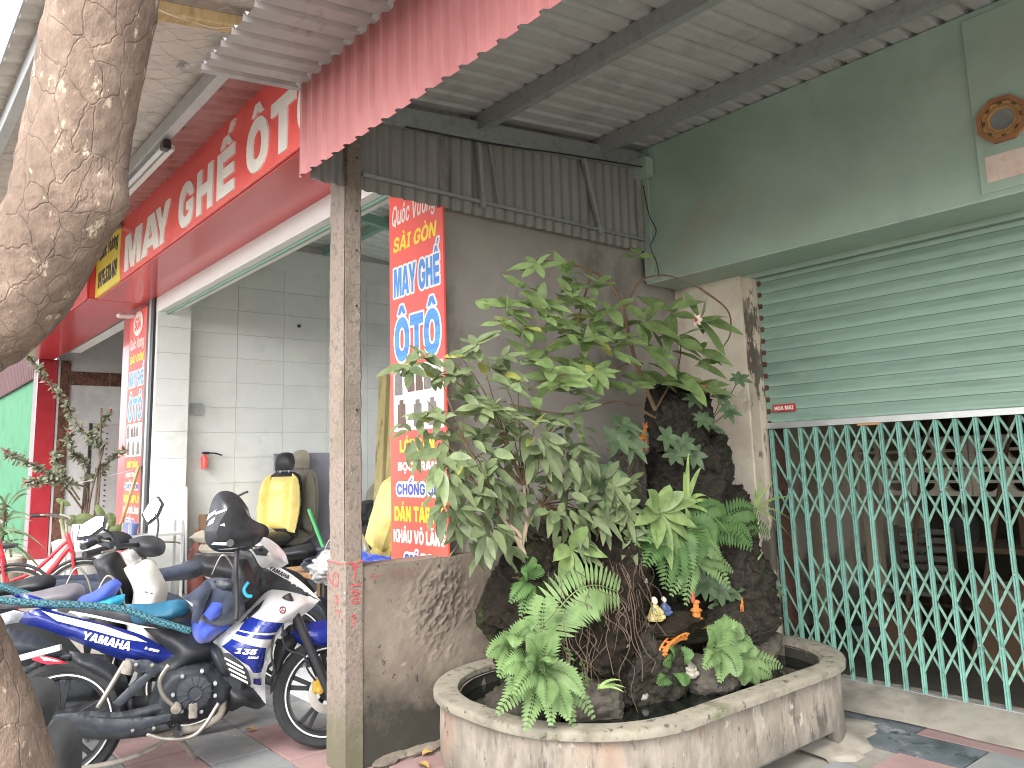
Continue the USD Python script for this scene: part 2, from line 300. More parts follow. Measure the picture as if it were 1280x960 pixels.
m_rim = mat('pond_rim', ['736d60', '847d6f', '656052'], 7, rough=.8, bump=.4, bscale=35, bdist=.005, spots=[('565a3c', 4.5, .57, .10, (1, 1, 1)), ('48443b', 20, .58, .05, (1, 1, 1))])
m_water = mat('dark_water', ['0a0d0b', '10130f'], 3, rough=.04, spec=.6, bump=.05, bscale=9, bdist=.01)
m_zinc = mat('grey_zinc', ['a8a5a2', 'b4b1ae', '9b9895'], 2.5, (1, 1, 1), rough=.5, metal=.2, bump=.1, bscale=20, spots=[('6e675f', 3, .62, .1, (.4, 1, 1))])
m_zincd = mat('aged_zinc', ['85827e', '918e89'], 3, (1, 1, .4), rough=.55, metal=.3, bump=.08, bscale=20, spots=[('66615b', 4, .6, .1, (1, 1, .25))])
m_foil = mat('insulation_foil', ['c9bfb7', 'd4cac1', 'b9afa6'], 4, rough=.38, metal=.15, bump=.35, bscale=16, bdist=.01, spots=[('8a8380', 5, .6, .08, (1, 1, 1))])
m_steel = mat('galvanised_steel', ['999b9a', 'a3a5a4', '8f9190'], 12, rough=.45, metal=.55, bump=.1, bscale=60)
m_steell = mat('light_steel', ['a6a8a8', 'b8b9b8'], 6, rough=.4, metal=.5)
m_redsheet = mat('red_sheet', ['965856', 'a16462', '8a4f4e'], 2.2, (1, 1, .3), rough=.42, metal=.1, coat=.15, bump=.06, bscale=25, spots=[('ab6f6d', 5, .6, .12, (1, 1, .2))])
m_green = mat('green_paint', ['94a897', '9db0a0', '8ca08f'], 1.3, rough=.5, bump=.08, bscale=30, spots=[('a39c88', 1.1, .54, .25, (.8, 1, 1.4)), ('8c988e', 2.4, .60, .15, (1, 1, 1))])
m_shut = mat('shutter_green', ['7d9486', '869d8e', '758c7d'], 3, (.5, 1, 4), rough=.42, coat=.1, bump=.06, bscale=30, spots=[('6a8474', 3, .6, .12, (.5, 1, 2)), ('9aa58f', 6, .66, .05, (.6, 1, 1))], rand=.05)
m_gate = mat('gate_paint', ['659384', '75a294', '588476'], 14, rough=.5, bump=.25, bscale=60, bdist=.003, spots=[('7fae9f', 16, .62, .05, (1, 1, .4)), ('3c4a42', 13, .64, .03, (1, 1, .5)), ('6d4a36', 21, .69, .03, (1, 1, 1))], rand=.12)
m_strip = mat('gate_strip_paint', ['6a917f', '7a9f8d', '5a8070'], 14, rough=.55, bump=.2, bscale=60, bdist=.003, spots=[('4f5a50', 13, .60, .05, (1, 1, .5)), ('7a5f4b', 21, .68, .03, (1, 1, 1))], rand=.15)
m_alu = mat('aluminium', ['b9bab8', 'c8c8c5'], 8, rough=.35, metal=.6)
m_cream = mat('cream_wall', ['cfc3b0', 'd8cdbb', 'c3b7a4'], 3, rough=.85, bump=.2, bscale=30, spots=[('a39884', 2.6, .62, .1, (1, 1, .5)), ('ded5c6', 6, .64, .06, (1, 1, 1)), ('6a6052', 13, .70, .03, (1, 1, .5))], damp=('7c776c', .5, .6, 4.0))
m_peel = mat('peeling_paint', ['b5aa97', 'c4b9a5'], 6, (1, 1, .5), rough=.85, bump=.5, bscale=25, spots=[('5d564c', 7, .53, .03, (1, 1, .35)), ('7d7365', 13, .58, .04, (1, 1, .3))])
m_white = mat('white_paint', ['d6d4d0', 'dddbd7'], 4, rough=.6, bump=.05)
m_tile = mat('white_wall_tile', ['d2d4cf', 'd9dad6', 'cdcfca'], 1.5, rough=.12, coat=.3, rand=.03, spots=[('c4c6c1', 2.2, .62, .15, (1, 1, 1))])
m_grout = mat('tile_grout', ['d6d8d4'], rough=.9)
m_floor = mat('shop_floor', ['b9bcbb', 'c4c6c5'], 2, rough=.2, rand=.04)
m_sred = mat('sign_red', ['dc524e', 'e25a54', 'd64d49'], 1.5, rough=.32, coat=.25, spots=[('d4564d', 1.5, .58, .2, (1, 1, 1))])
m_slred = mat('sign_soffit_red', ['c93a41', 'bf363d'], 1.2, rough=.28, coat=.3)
m_banner = mat('banner_red', ['de4348', 'e4554b', 'e0583f'], .8, (1, 1, .8), rough=.45)
m_syel = mat('sign_yellow', ['d9c444', 'e2cf57'], 3, rough=.45)
m_letw = mat('letter_white', ['e2ded6', 'd8d3ca'], 6, rough=.45)
m_lety = mat('letter_yellow', ['f2d433', 'ecc92d'], 6, rough=.45)
m_letb = mat('letter_blue', ['2f6fbf', '3f8bd0', '2d59ad'], 3, (.2, .2, 5), rough=.4)
m_letnb = mat('letter_navy', ['3d4a9c', '4a56a6'], 3, rough=.45)
m_letd = mat('letter_dark', ['4b4250', '40384a'], 6, rough=.5)
m_redpil = mat('red_gloss_pillar', ['86242b', '912b31', '7c1f25'], 2, rough=.18, coat=.4)
m_black = mat('black_metal', ['1c1d1f', '26272a'], 12, rough=.4)
m_marble = mat('brown_marble', ['4a2e26', '5f4236', '33211b', '7a6250'], 9, rough=.25)
m_greyw = mat('grey_render', ['a09d9a', 'aba8a5', '969391'], 1.5, rough=.8, bump=.1, bscale=25)
m_gpaint = mat('mint_wall', ['306648', '397051', '2b5c40'], 1.6, rough=.7, bump=.1, bscale=20, spots=[('467c5d', 2.5, .6, .15, (1, 1, 1))])
m_maroon = mat('maroon_sheet', ['45292b', '503235'], 4, rough=.55)
m_wood = mat('worn_wood', ['8a6a48', 'a07c55', '6f5439'], 8, (3, 3, .5), rough=.7, bump=.2, bscale=30)
m_dark = mat('dark_clutter', ['1e1d1c', '2c2a28'], 6, rough=.8)
m_rib = mat('roof_green_steel', ['86a79a', '7b9c8f'], 6, rough=.5)
m_card = mat('cardboard', ['4f3b29', '5a4430'], 4, rough=.85, rand=.12)
m_tube = mat('lamp_tube', ['d8dadb'], rough=.3)
m_timber = mat('pale_timber', ['b59b6d', 'c7ae80', 'a58a5c'], 5, (1, 4, 1), rough=.75, bump=.15, bscale=30)

# ================================================================ ground
struct('road', grid((-120, -160, -.16), (240, 0, 0), (0, 156.0, 0), 8, 8), m_road)
pv = thing('pavement', None, None, kind='structure')
part(pv, 'mortar_bed', bx(-60, 40, -4, 40, -.3, -.012), m_base)
part(pv, 'kerb', bx(-60, 40, -4.3, -4.004, -.3, .0, .01), m_apron)
RY0, RH, TL = 1.19, .32, .62
for k in range(-3, 11):
    y0 = RY0 + RH*k; y1 = min(y0 + RH, 4.60)
    if y1 - y0 < .08: continue
    off = {0: -4.60, 2: -4.68, 10: -2.10, 9: -2.36, 8: -2.04}.get(k, -4.3 + .31*((k*37) % 5 - 2)*.4)
    i0 = int(math.ceil((-6.8 - off)/TL))
    for i in range(i0, i0 + 15):
        x0 = off + TL*i; x1 = x0 + TL
        if x0 > -.3 or x1 < -6.8: continue
        if x1 > -3.72 and x0 < -2.4 and k >= 4 and k < 9: continue                # under the pond
        if x0 > -3.9 and x1 < -2.4 and k >= 3 and k < 5: pass
        red = {(0, -4.60): 1, (2, -4.68): 1, (10, -2.10): 1, (8, -2.04): 1}.get((k, round(x0, 2)))
        if red is None: red = (((i*7 + k*13 + (i*k) % 5) % 7) == 0) and not (k in (1, 9))
        if k >= 9 and -3.5 < x0 < -2.15: m = m_slabw
        elif k == 9 and -2.4 <= x0 < -1.8: m = m_slabw
        else: m = m_slabr if red else m_slab[(i+k) % 2]
        z = float(rng.uniform(-.0025, .0015))
        part(pv, 'slab', bx(x0+.004, x1-.004, y0+.004, y1-.004, -.035, z, .004), m)
v, f = grid((-3.75, 4.50, 0), (5.2, 0, 0), (0, .40, 0), 60, 8)
v[:, 2] = .004 + .085*np.clip((v[:, 1]-4.50)/.28, 0, 1)**.8 + .006*(meshkit.fbm(v*5, 4)-.5); v[:, 1] += np.where(v[:, 1] < 4.56, .05*(meshkit.fbm(v*np.array([4, 0, 0]), 3)-.5), 0)
part(pv, 'cement_apron', (v, f), m_apron, True)
v, f = grid((-2.62, 3.72, 0), (.62, 0, 0), (0, .85, 0), 26, 30); e = np.hypot((v[:, 0]+2.46)/.30, (v[:, 1]-4.00)/.40) + .5*(meshkit.fbm(v*6, 4)-.5)
v[:, 2] = np.where(e < 1, .004 + .045*np.clip(1-e, 0, 1), -.03); part(pv, 'cement_fillet', (v, f), m_apron, True)

# ================================================================ right building behind the gate
gb = thing('green_shop_building', 'green shop building with roller shutter and cream pier behind the pond', 'building', (-2, 4.8, 0))
part(gb, 'pier', bx(-3.69, -3.19, 4.75, 5.05, 0, 2.712), m_cream)
part(gb, 'guide_rail', [bx(-3.188, -3.115, 4.765, 4.98, .085, 2.70, .004)], m_peel)
part(gb, 'guide_channel', bx(-3.113, -3.085, 4.84, 4.98, .085, 2.70), mat('rusty_channel', ['4a3028', '5f4236', '35241f'], 20, rough=.8))
part(gb, 'fascia_box', bx(-3.74, 2.5, 4.40, 4.762, 2.712, 3.74, .006), m_green)
part(gb, 'fascia_panel', bx(-1.475, 2.5, 4.388, 4.398, 2.745, 3.70, .003), m_green)
part(gb, 'fascia_edge', bx(-3.738, -3.66, 4.385, 4.398, 2.73, 3.62, .003), m_green)
part(gb, 'soffit_back', bx(-3.19, 2.5, 4.766, 4.80, 2.68, 2.78), m_green)
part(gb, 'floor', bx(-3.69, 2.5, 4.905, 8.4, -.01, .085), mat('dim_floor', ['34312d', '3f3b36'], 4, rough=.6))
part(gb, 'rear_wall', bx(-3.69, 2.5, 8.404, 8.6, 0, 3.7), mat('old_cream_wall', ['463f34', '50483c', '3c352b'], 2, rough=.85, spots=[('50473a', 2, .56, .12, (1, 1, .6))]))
part(gb, 'side_wall', bx(-3.84, -3.694, 4.78, 8.6, 0, 3.7), m_cream)
part(gb, 'side_wall', bx(2.504, 2.65, 4.6, 8.6, 0, 3.7), m_cream)
part(gb, 'ceiling', bx(-3.69, 2.5, 4.80, 8.4, 3.0, 3.1), m_greyw)
sh = part(gb, 'roller_shutter', bx(-3.188, 2.4, 4.852, 4.868, 1.64, 2.76), mat('shutter_seam', ['46554c'], rough=.6))
for i in range(13):
    z = 1.675 + i*.0815; t = np.linspace(0, 1, 7)
    pr = np.c_[4.848 - .016*np.sin(np.pi*np.clip(t*1.12, 0, 1)), z + .0780*t]
    V = np.vstack([np.c_[np.full(7, x), pr] for x in (-3.112, 2.4)]); F = [(j, j+1, j+8) for j in range(6)] + [(j, j+8, j+7) for j in range(6)]
    part(sh, 'slat', (V, np.array(F)), m_shut, True)
part(sh, 'bottom_bar', [bx(-3.112, 2.4, 4.818, 4.868, 1.632, 1.672, .004), bx(-3.112, 2.4, 4.80, 4.818, 1.632, 1.642)], m_alu)
st_ = part(sh, 'maker_sticker', bx(-3.055, -2.885, 4.825, 4.829, 1.742, 1.792), mat('sticker_red', ['b23a38'], rough=.4))
part(sh, 'sticker_lettering', prism(fit(text_poly('HOA MAI', .03), -3.04, -2.90, 1.753, 1.781), ((0, 4.825, 0), (1, 0, 0), (0, 0, 1), (0, -1, 0)), 0, .001), m_letw)
part(sh, 'lock_tab', bx(-2.46, -2.32, 4.795, 4.815, 1.618, 1.634, .003), mat('brass_tab', ['b08a5a'], rough=.4, metal=.3))
# things inside, seen through the gate
def inside(name, label, cat, mesh, m, smooth=None): solo(name, mesh, m, label, cat, smooth)
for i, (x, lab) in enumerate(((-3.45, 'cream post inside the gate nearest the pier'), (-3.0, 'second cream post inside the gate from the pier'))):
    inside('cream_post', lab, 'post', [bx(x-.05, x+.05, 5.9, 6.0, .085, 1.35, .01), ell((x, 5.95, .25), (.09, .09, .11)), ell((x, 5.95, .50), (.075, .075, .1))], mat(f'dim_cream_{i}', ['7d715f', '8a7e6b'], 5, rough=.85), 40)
vb = thing('vent_block_screen', 'old pierced vent block screen inside the gate beside the cream posts', 'screen', (-3, 7, 0))
for i in range(9):
    for j in range(2):
        cx, cz = -3.5 + .24*i, 1.20 + .25*j; a = np.linspace(0, 2*np.pi, 17)
        part(vb, 'vent_block', [prism(Polygon([(cx-.115, cz-.115), (cx+.115, cz-.115), (cx+.115, cz+.115), (cx-.115, cz+.115)], [list(zip(cx+.08*np.cos(a), cz+.08*np.sin(a)))]), ((0, 7.0, 0), (1, 0, 0), (0, 0, 1), (0, -1, 0)), 0, .06), prism(LineString([(cx-.08, cz), (cx+.08, cz)]).buffer(.012), ((0, 6.98, 0), (1, 0, 0), (0, 0, 1), (0, -1, 0)), 0, .03)], m_cream)
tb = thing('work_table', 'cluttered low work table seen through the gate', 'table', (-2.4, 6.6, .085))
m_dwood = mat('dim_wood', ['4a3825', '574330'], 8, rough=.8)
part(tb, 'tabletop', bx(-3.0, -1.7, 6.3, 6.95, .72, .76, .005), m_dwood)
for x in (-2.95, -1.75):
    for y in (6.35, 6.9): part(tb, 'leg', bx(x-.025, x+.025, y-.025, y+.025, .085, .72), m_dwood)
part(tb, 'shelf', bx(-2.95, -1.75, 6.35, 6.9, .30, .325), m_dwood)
bxs = [(-2.0, 5.75, .085, .42, .34, .5, 'tall brown carton at the right inside the gate'), (-1.45, 5.9, .085, .5, .4, .42, 'wide brown carton beside the tall one inside the gate'), (-2.75, 5.6, .085, .3, .25, .3, 'small brown carton low behind the gate near the pond'), (-2.05, 6.6, .76, .3, .3, .22, 'brown carton lying on the work table'), (-1.0, 5.8, .085, .5, .45, .8, 'stacked brown carton at the far right inside the gate')]
for x, y, z, a, b, c, l in bxs:
    t = thing('carton', l, 'carton', (x, y, z), .2*math.sin(x*9)); part(t, 'body', bx(-a/2, a/2, -b/2, b/2, 0, c), m_card, local=True)
    part(t, 'flap', grid((-a/2, -b/2, c+.002), (a, 0, 0), (0, -.12, .07), 1, 1), m_card, local=True)
for k, (x, y, r, l) in enumerate(((-2.6, 6.5, .12, 'dented steel pot on the work table inside the gate'), (-2.9, 5.55, .16, 'round dark tub on the floor behind the gate'))):
    solo('pot', lathe([(0, .0), (r*.8, 0), (r, .05), (r, .2), (r*.94, .2), (r*.9, .04), (0, .02)], 24, (x, y, .76 if k == 0 else .085)), m_dark, l, 'pot', 30)
solo('dark_sack', ell((-1.9, 7.2, .5), (.42, .35, .45), 3, 3, .35), m_dark, 'black sack heaped behind the work table inside the gate', 'sack', True)
solo('dark_bundle', ell((-1.35, 6.9, 1.25), (.4, .3, .3), 3, 5, .4), mat('navy_bundle', ['1d2630', '27323f'], 5, rough=.9), 'dark navy bundle piled high at the right inside the gate', 'bundle', True)
for x0, x1, l in ((-2.75, -2.62, 'left of two leaning wooden poles inside the gate'), (-2.3, -2.05, 'right of two leaning wooden poles inside the gate')):
    solo('pole', tube([(x0, 5.7, .09), (x1, 6.2, 1.75)], .018, 8), m_dwood, l, 'pole', 40)
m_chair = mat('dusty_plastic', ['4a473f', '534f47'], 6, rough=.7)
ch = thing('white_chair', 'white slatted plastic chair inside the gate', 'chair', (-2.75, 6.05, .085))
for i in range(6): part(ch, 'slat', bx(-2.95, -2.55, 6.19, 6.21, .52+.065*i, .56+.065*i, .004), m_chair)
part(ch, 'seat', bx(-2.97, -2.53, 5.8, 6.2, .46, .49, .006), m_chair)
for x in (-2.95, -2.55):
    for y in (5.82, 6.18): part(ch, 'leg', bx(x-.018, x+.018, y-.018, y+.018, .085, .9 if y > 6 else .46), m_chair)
ws = thing('wall_shelf', 'dark wooden wall shelf with jars at the back inside the gate', 'shelf', (-2, 8.3, 1.2))
for z in (1.05, 1.5): part(ws, 'board', bx(-3.4, -.6, 8.15, 8.40, z, z+.03), m_dwood)
for i in range(0):
    x = -3.3 + i*.17; h = .12+.12*((i*5) % 4)/3
    solo('jar', lathe([(0, 0), (.05, 0), (.055, .02), (.055, h*.75), (.03, h*.85), (.03, h), (0, h)], 10, (x, 8.27, 1.082 if i % 2 else 1.532)), [m_cream, m_dark, m_card, m_steel][i % 4], ('jar or tin standing on the lower wall shelf' if i % 2 else 'jar or tin standing on the upper wall shelf'), 'jar', 30, 'jars on the lower shelf' if i % 2 else 'jars on the upper shelf')

for i, (x, z, m, l) in enumerate(((-3.2, 1.082, m_cream, 'cream jar on the lower wall shelf at the left'), (-2.7, 1.082, m_dark, 'dark jar on the lower wall shelf'), (-2.2, 1.532, m_card, 'brown jar on the upper wall shelf'), (-1.6, 1.532, m_steel, 'grey tin on the upper wall shelf'))):
    solo('jar', lathe([(0, 0), (.05, 0), (.055, .02), (.055, .16), (.03, .19), (.03, .22), (0, .22)], 10, (x, 8.27, z)), m, l, 'jar', 30)
# ---------------------------------------------------------------- sliding lattice gate
gt = thing('folding_gate', 'turquoise folding lattice gate with chipped paint under the roller shutter', 'gate', (-2, 4.82, .085))
SP = .107
for i in range(36):
    x = -3.075 + SP*i
    part(gt, 'upright_bar', [bx(x-.0105, x-.0015, 4.806, 4.832, .09, 1.628, .002), bx(x+.0015, x+.0105, 4.806, 4.832, .09, 1.628, .002)], m_gate)
    part(gt, 'pivot_bolts', cat_([lathe([(0, -.006), (.006, -.005), (.006, 0), (0, 0)], 8, (x, 4.806, z), (0, 1, 0)) for z in (.40, .79, .92, 1.23, 1.43)]), m_steel, kind='stuff')
    for (za_, zb_) in ((1.03, 1.635), (.20, .80)):
        for s in (1, -1):
            n0, n1 = (i, i+3) if s > 0 else (i-3, i)
            k0, k1 = max(n0, 0), min(n1, 35)
            if k1 <= k0: continue
            fz = lambda k: za_ + (zb_-za_)*((k-n0)/3 if s > 0 else 1-(k-n0)/3)
            y = 4.823 if s > 0 else 4.838
            part(gt, 'lattice_strip', bar((-3.075+SP*k0, y, fz(k0)), (-3.075+SP*k1, y, fz(k1)), .014, .005, (0, 1, 0)), m_strip)
part(gt, 'bottom_track', bx(-3.08, 2.4, 4.80, 4.838, .084, .092), m_steel)
# small things on the green front
t = thing('bagua_mirror', 'octagonal wooden charm mirror hung on the green fascia', 'mirror', (-1.335, 4.385, 3.10))
fr = ((-1.335, 4.386, 3.10), (1, 0, 0), (0, 0, 1), (0, -1, 0)); oc = lambda r, n=8: Polygon([(r*math.cos(2*math.pi*(k+.5)/n), r*math.sin(2*math.pi*(k+.5)/n)) for k in range(n)])
m_bag = mat('mirror_wood', ['8a5a3a', '9c6b45'], 12, rough=.5); m_bag2 = mat('mirror_gold', ['a07a48', 'b48e58'], 14, rough=.45)
part(t, 'outer_frame', prism(oc(.125).difference(oc(.10)), fr, 0, .022), m_bag); part(t, 'inner_frame', prism(oc(.098).difference(oc(.055, 32)), fr, 0, .014), m_bag2)
part(t, 'trim_ring', prism(oc(.078).difference(oc(.072)), fr, .014, .019), m_bag); part(t, 'glass', prism(oc(.054, 32), fr, 0, .010), mat('mirror_glass', ['b8b8b8'], rough=.12, metal=.85))
for k in range(8):
    a = 2*math.pi*k/8; part(t, 'trigram', [bar((-1.335+(.081+.006*j)*math.cos(a)-.012*math.sin(a), 4.371, 3.1+(.081+.006*j)*math.sin(a)+.012*math.cos(a)), (-1.335+(.081+.006*j)*math.cos(a)+.012*math.sin(a), 4.371, 3.1+(.081+.006*j)*math.sin(a)-.012*math.cos(a)), .003, .003, (0, 1, 0)) for j in range(3)], m_black)
solo('pink_paper', grid((-1.44, 4.384, 2.795), (.36, 0, .0), (0, 0, .135), 8, 3, lambda a, b: np.stack([0*a, .003*np.sin(a*9+b*3), 0*a], -1)), mat('faded_paper', ['cbb3a6', 'd8c3b2', 'c79a94'], 6, rough=.8, spots=[('c57f84', 5, .6, .1, (1, 1, 1))]), 'faded pink paper pasted below the octagonal mirror', 'paper')
solo('wire', tube(curve([(-3.70, 4.378, 3.45), (-3.66, 4.375, 3.22), (-3.60, 4.372, 3.08), (-3.66, 4.374, 2.98), (-3.62, 4.376, 2.86), (-3.60, 4.378, 2.74)]), .0035, 6), m_black, 'thin black wire hanging down the left edge of the green fascia', 'wire', True)
# ================================================================ party wall, post and grey side panel
bw = thing('party_wall', 'stained grey rendered party wall behind the pond and shrub', 'wall', (-3.78, 3.4, 0))
v, f = grid((-3.70, 2.045, 0), (0, 2.70, 0), (0, 0, .957), 240, 90)
mk = np.clip(1.25-np.hypot((v[:, 1]-2.52)/.20, (v[:, 2]-.70)/.24) + .9*(meshkit.fbm(v*7+3, 3)-.5), 0, 1); v[:, 0] += mk*.022*np.clip(.5-np.abs(meshkit.fbm(v*np.array([30, 30, 22]), 4)*2-1)*1.8, 0, 1)*2
v[:, 0] += .012*(meshkit.fbm(v*7, 4)-.5) + .02*np.clip(meshkit.fbm(v*np.array([3, 3, 3])+5, 4)-.55, 0, 1)
part(bw, 'low_wall_face', (v, f), m_lowwall, True)
part(bw, 'low_wall', bx(-3.86, -3.712, 2.05, 4.745, 0, .945), m_lowwall)
v, f = grid((-3.862, 2.045, .957), (.162, 0, 0), (0, 2.70, 0), 6, 60); v[:, 2] += .008*(meshkit.fbm(v*9, 4)-.5); part(bw, 'coping', (v, f), m_lowwall, True)
v, f = grid((-3.778, 2.595, .96), (0, 2.15, 0), (0, 0, 2.72), 50, 50); v[:, 0] += .012*(meshkit.fbm(v*4, 4)-.5); part(bw, 'upper_wall_face', (v, f), m_upwall, True)
part(bw, 'upper_wall', bx(-4.28, -3.79, 2.60, 4.9, .95, 4.2), m_upwall)
part(bw, 'base_moss', [ell((-3.70+float(rng.uniform(-.01, .03)), 2.1+.5*float(rng.random()), float(rng.uniform(0, .02))), (.05, .07, .018), 2, i, .4) for i in range(14)], mat('rubble_soil', ['5a5247', '7a7064'], 12, rough=.95, bump=.4), True)
cp = thing('concrete_post', 'pebbled concrete post with red 160 cm mark at the low wall end', 'post', (-3.79, 2.0, 0))
v, f = va(trimesh.creation.box((.182, .10, 3.5)).subdivide_to_size(.035)); v = v + np.array([-3.79, 1.995, 1.72])
dx, dy = v[:, 0]+3.79, v[:, 1]-1.995; cmn = np.minimum(.091-np.abs(dx), .05-np.abs(dy)); k = (np.abs(dx) > .08) & (np.abs(dy) > .04)
v[:, 0] -= np.where(k, np.sign(dx)*.007, 0); v[:, 1] -= np.where(k, np.sign(dy)*.007, 0)
v[:, :2] += (meshkit.fbm(v*14, 4)[:, None]-.5)*.010*np.sign(np.c_[dx, dy]); v[:, 0] += .006*np.sin(v[:, 2]*2.1)
part(cp, 'shaft', (v, f), m_post, 50)
part(cp, 'plinth', bx(-3.885, -3.694, 1.94, 2.05, 0, .995, .008), m_post)
part(cp, 'nail_hole', [lathe([(0, .004), (.006, .004), (.006, -.002), (0, -.002)], 8, (-3.6955, 2.01, z), (1, 0, 0)) for z in (3.12, 2.82, 2.6, 2.3, 1.75)], m_black)
FX = ((-3.692, 1.945, 0), (0, 1, 0), (0, 0, 1), (1, 0, 0))       # the post's face towards the pond
txt = affinity.rotate(text_poly('160', .052, .8, 500), -90, origin=(0, 0)); part(cp, 'red_number', prism(affinity.translate(txt, .050-txt.bounds[0]-.02, .885-txt.bounds[3]), FX, 0, .0012), m_redmark)
txt = affinity.rotate(text_poly('cm', .036, .9, 500), -90, origin=(0, 0)); part(cp, 'red_number', prism(affinity.translate(txt, .052-txt.bounds[0]-.02, .735-txt.bounds[3]), FX, 0, .0012), m_redmark)
ar = union_all([LineString([(.052, .90), (.052, .975)]).buffer(.0035), LineString([(.036, .955), (.052, .978), (.07, .958)]).buffer(.0035), LineString([(.0, .985), (.05, .979), (.10, .988)]).buffer(.003)])
part(cp, 'red_arrow', prism(ar, FX, 0, .0012), m_redmark)
FY = ((-3.885, 1.9385, 0), (1, 0, 0), (0, 0, 1), (0, -1, 0))
part(cp, 'red_scrawl', prism(union_all([LineString([(.01, .985), (.18, .978)]).buffer(.003), LineString(list(zip(.10+.03*np.cos(np.linspace(.5, 6.6, 14)), .90+.035*np.sin(np.linspace(.5, 6.6, 14))))).buffer(.003), LineString([(.07, .87), (.02, .90), (.02, .93)]).buffer(.003), LineString([(.09, .82), (.12, .82), (.12, .78), (.09, .79)]).buffer(.003), LineString([(.11, .75), (.14, .75), (.14, .72)]).buffer(.003)]), FY, 0, .0012), m_redmark)
part(bw, 'red_scrawl', prism(union_all([LineString([(2.08, .905), (2.16, .905)]).buffer(.003), LineString([(2.10, .92), (2.08, .905), (2.10, .89)]).buffer(.003)] + [LineString([(2.20+.035*k, .885), (2.20+.035*k, .925), (2.215+.035*k, .905)]).buffer(.002) for k in range(5)]), ((-3.683, 0, 0), (0, 1, 0), (0, 0, 1), (1, 0, 0)), 0, .001), mat('faint_red_mark', ['7d4f49'], rough=.9))

# ---------------------------------------------------------------- the near canopy
cn = thing('corrugated_canopy', 'grey corrugated canopy with steel purlins over the pond', 'canopy', (-1.5, 2.8, 3.5))
zr = lambda y: 3.305 + .1*y
XL, XR = -3.83, 1.9
for a, b in ((XL, -2.72), (-2.74, -1.62), (-1.64, -.52), (-.54, XR)):
    k = .0015*((a*10) % 2)
    part(cn, 'roof_sheet', corr((a, 1.20, zr(1.20)+k), (b-a, 0, 0), (0, 3.55, .355), (0, -.0995, .995), .135, .026, 'trap', 6), m_zinc)
def chan(p, q, w, h): return [bar(p, q, w, h)]
for y in (1.80, 2.86, 3.93): part(cn, 'purlin', [bx(XL+.06, XR, y-.028, y+.028, zr(y)-.108, zr(y)-.102), bx(XL+.06, XR, y-.028, y-.022, zr(y)-.102, zr(y)-.004), bx(XL+.06, XR, y+.022, y+.028, zr(y)-.102, zr(y)-.004)], m_steel)
part(cn, 'rafter', bar((-3.70, 1.78, zr(1.78)-.105), (-3.70, 4.40, zr(4.40)-.105), .05, .12), m_steel)
part(cn, 'end_plate', bx(-3.735, -3.60, 4.30, 4.383, zr(4.3)-.24, zr(4.3)-.10, .003), m_green)
part(cn, 'side_panel', corr((-3.735, 1.76, 2.955), (0, 2.62, 0), (0, 0, .62), (1, 0, 0), .083, .018, 'sine'), m_zincd, True)
part(cn, 'panel_rail', bx(-3.715, -3.697, 2.05, 4.36, 3.028, 3.048, .002), m_steel)
for y0, y1 in ((2.84, 2.87), (3.76, 3.90)): part(cn, 'panel_stay', bar((-3.695, y0, 3.52), (-3.695, y1, 3.0), .035, .03), m_steel)
part(cn, 'panel_stay', bar((-3.69, 2.90, 3.55), (-3.69, 2.99, 3.04), .02, .012), m_steel)
rf = part(cn, 'red_fascia_sheet', corr((-3.79, 1.722, 2.972), (5.6, 0, 0), (0, 0, .505), (0, -1, 0), .118, .020, 'trap'), m_redsheet)
part(cn, 'ridge_flashing', bar((-3.80, 1.71, 3.482), (1.8, 1.71, 3.482), .05, .004, (0, .3, 1)), m_zinc)
for i in range(24): part(rf, 'screw', lathe([(0, -.008), (.006, -.006), (.009, 0), (0, .001)], 8, (-3.73+.236*i, 1.719, 3.10 + .16*(i % 2 == 0)*0 + .012*((i*3) % 4)), (0, 1, 0)), m_steel)
solo('black_cable', tube(curve([(-3.66, 2.3, 3.36), (-3.64, 2.9, 3.40), (-3.63, 3.5, 3.47), (-3.62, 4.28, 3.55)]), .006, 6), m_black, 'black cable strung along the steel rafter above the grey side panel', 'cable', True)

# ================================================================ the red car upholstery shop
rs = thing('upholstery_shop', 'open fronted upholstery shop with red beam and white tiled inside wall', 'shop', (-7, 4.5, 0))
part(rs, 'floor', bx(-15.48, -3.87, 2.35, 9.4, -.01, .12), m_floor)
for i in range(9):
    for j in range(7): part(rs, 'floor_tile', bx(-9.55+.62*i+.003, -9.55+.62*(i+1)-.003, 2.36+.62*j+.003, 2.36+.62*(j+1)-.003, .11, .1235+.0006*((i*3+j) % 3)), m_floor)
part(rs, 'left_wall', bx(-9.8, -9.615, 2.62, 9.4, .12, 4.6), m_grout)
part(rs, 'pilaster', bx(-9.79, -9.472, 2.604, 2.975, .12, 3.5), m_grout)
for j in range(13):
    z0 = .125 + .30*j; z1 = min(z0+.296, 4.14)
    if z0 < 3.45: part(rs, 'wall_tile', bx(-9.478, -9.462, 2.606, 2.972, z0, min(z1, 3.47)), m_tile)
    for i in range(9):
        if z0 < 4.05: part(rs, 'wall_tile', bx(-9.625, -9.605+.0012*((i*5+j*3) % 3), 2.98+.6*i+.0015, 2.98+.6*(i+1)-.0015, z0, z1), m_tile)
part(rs, 'rear_wall', [bx(-9.6, -9.0, 9.2, 9.4, .12, 5.2), bx(-4.6, -3.87, 9.2, 9.4, .12, 5.2), bx(-9.0, -4.6, 9.2, 9.4, .12, .9), bx(-9.0, -4.6, 9.2, 9.4, 3.45, 5.2)], m_white)
part(rs, 'right_wall', bx(-4.0, -3.872, 4.9, 9.2, .12, 4.6), m_white)
part(rs, 'lintel', bx(-9.79, -4.30, 2.602, 2.80, 3.295, 3.60, .004), m_white)
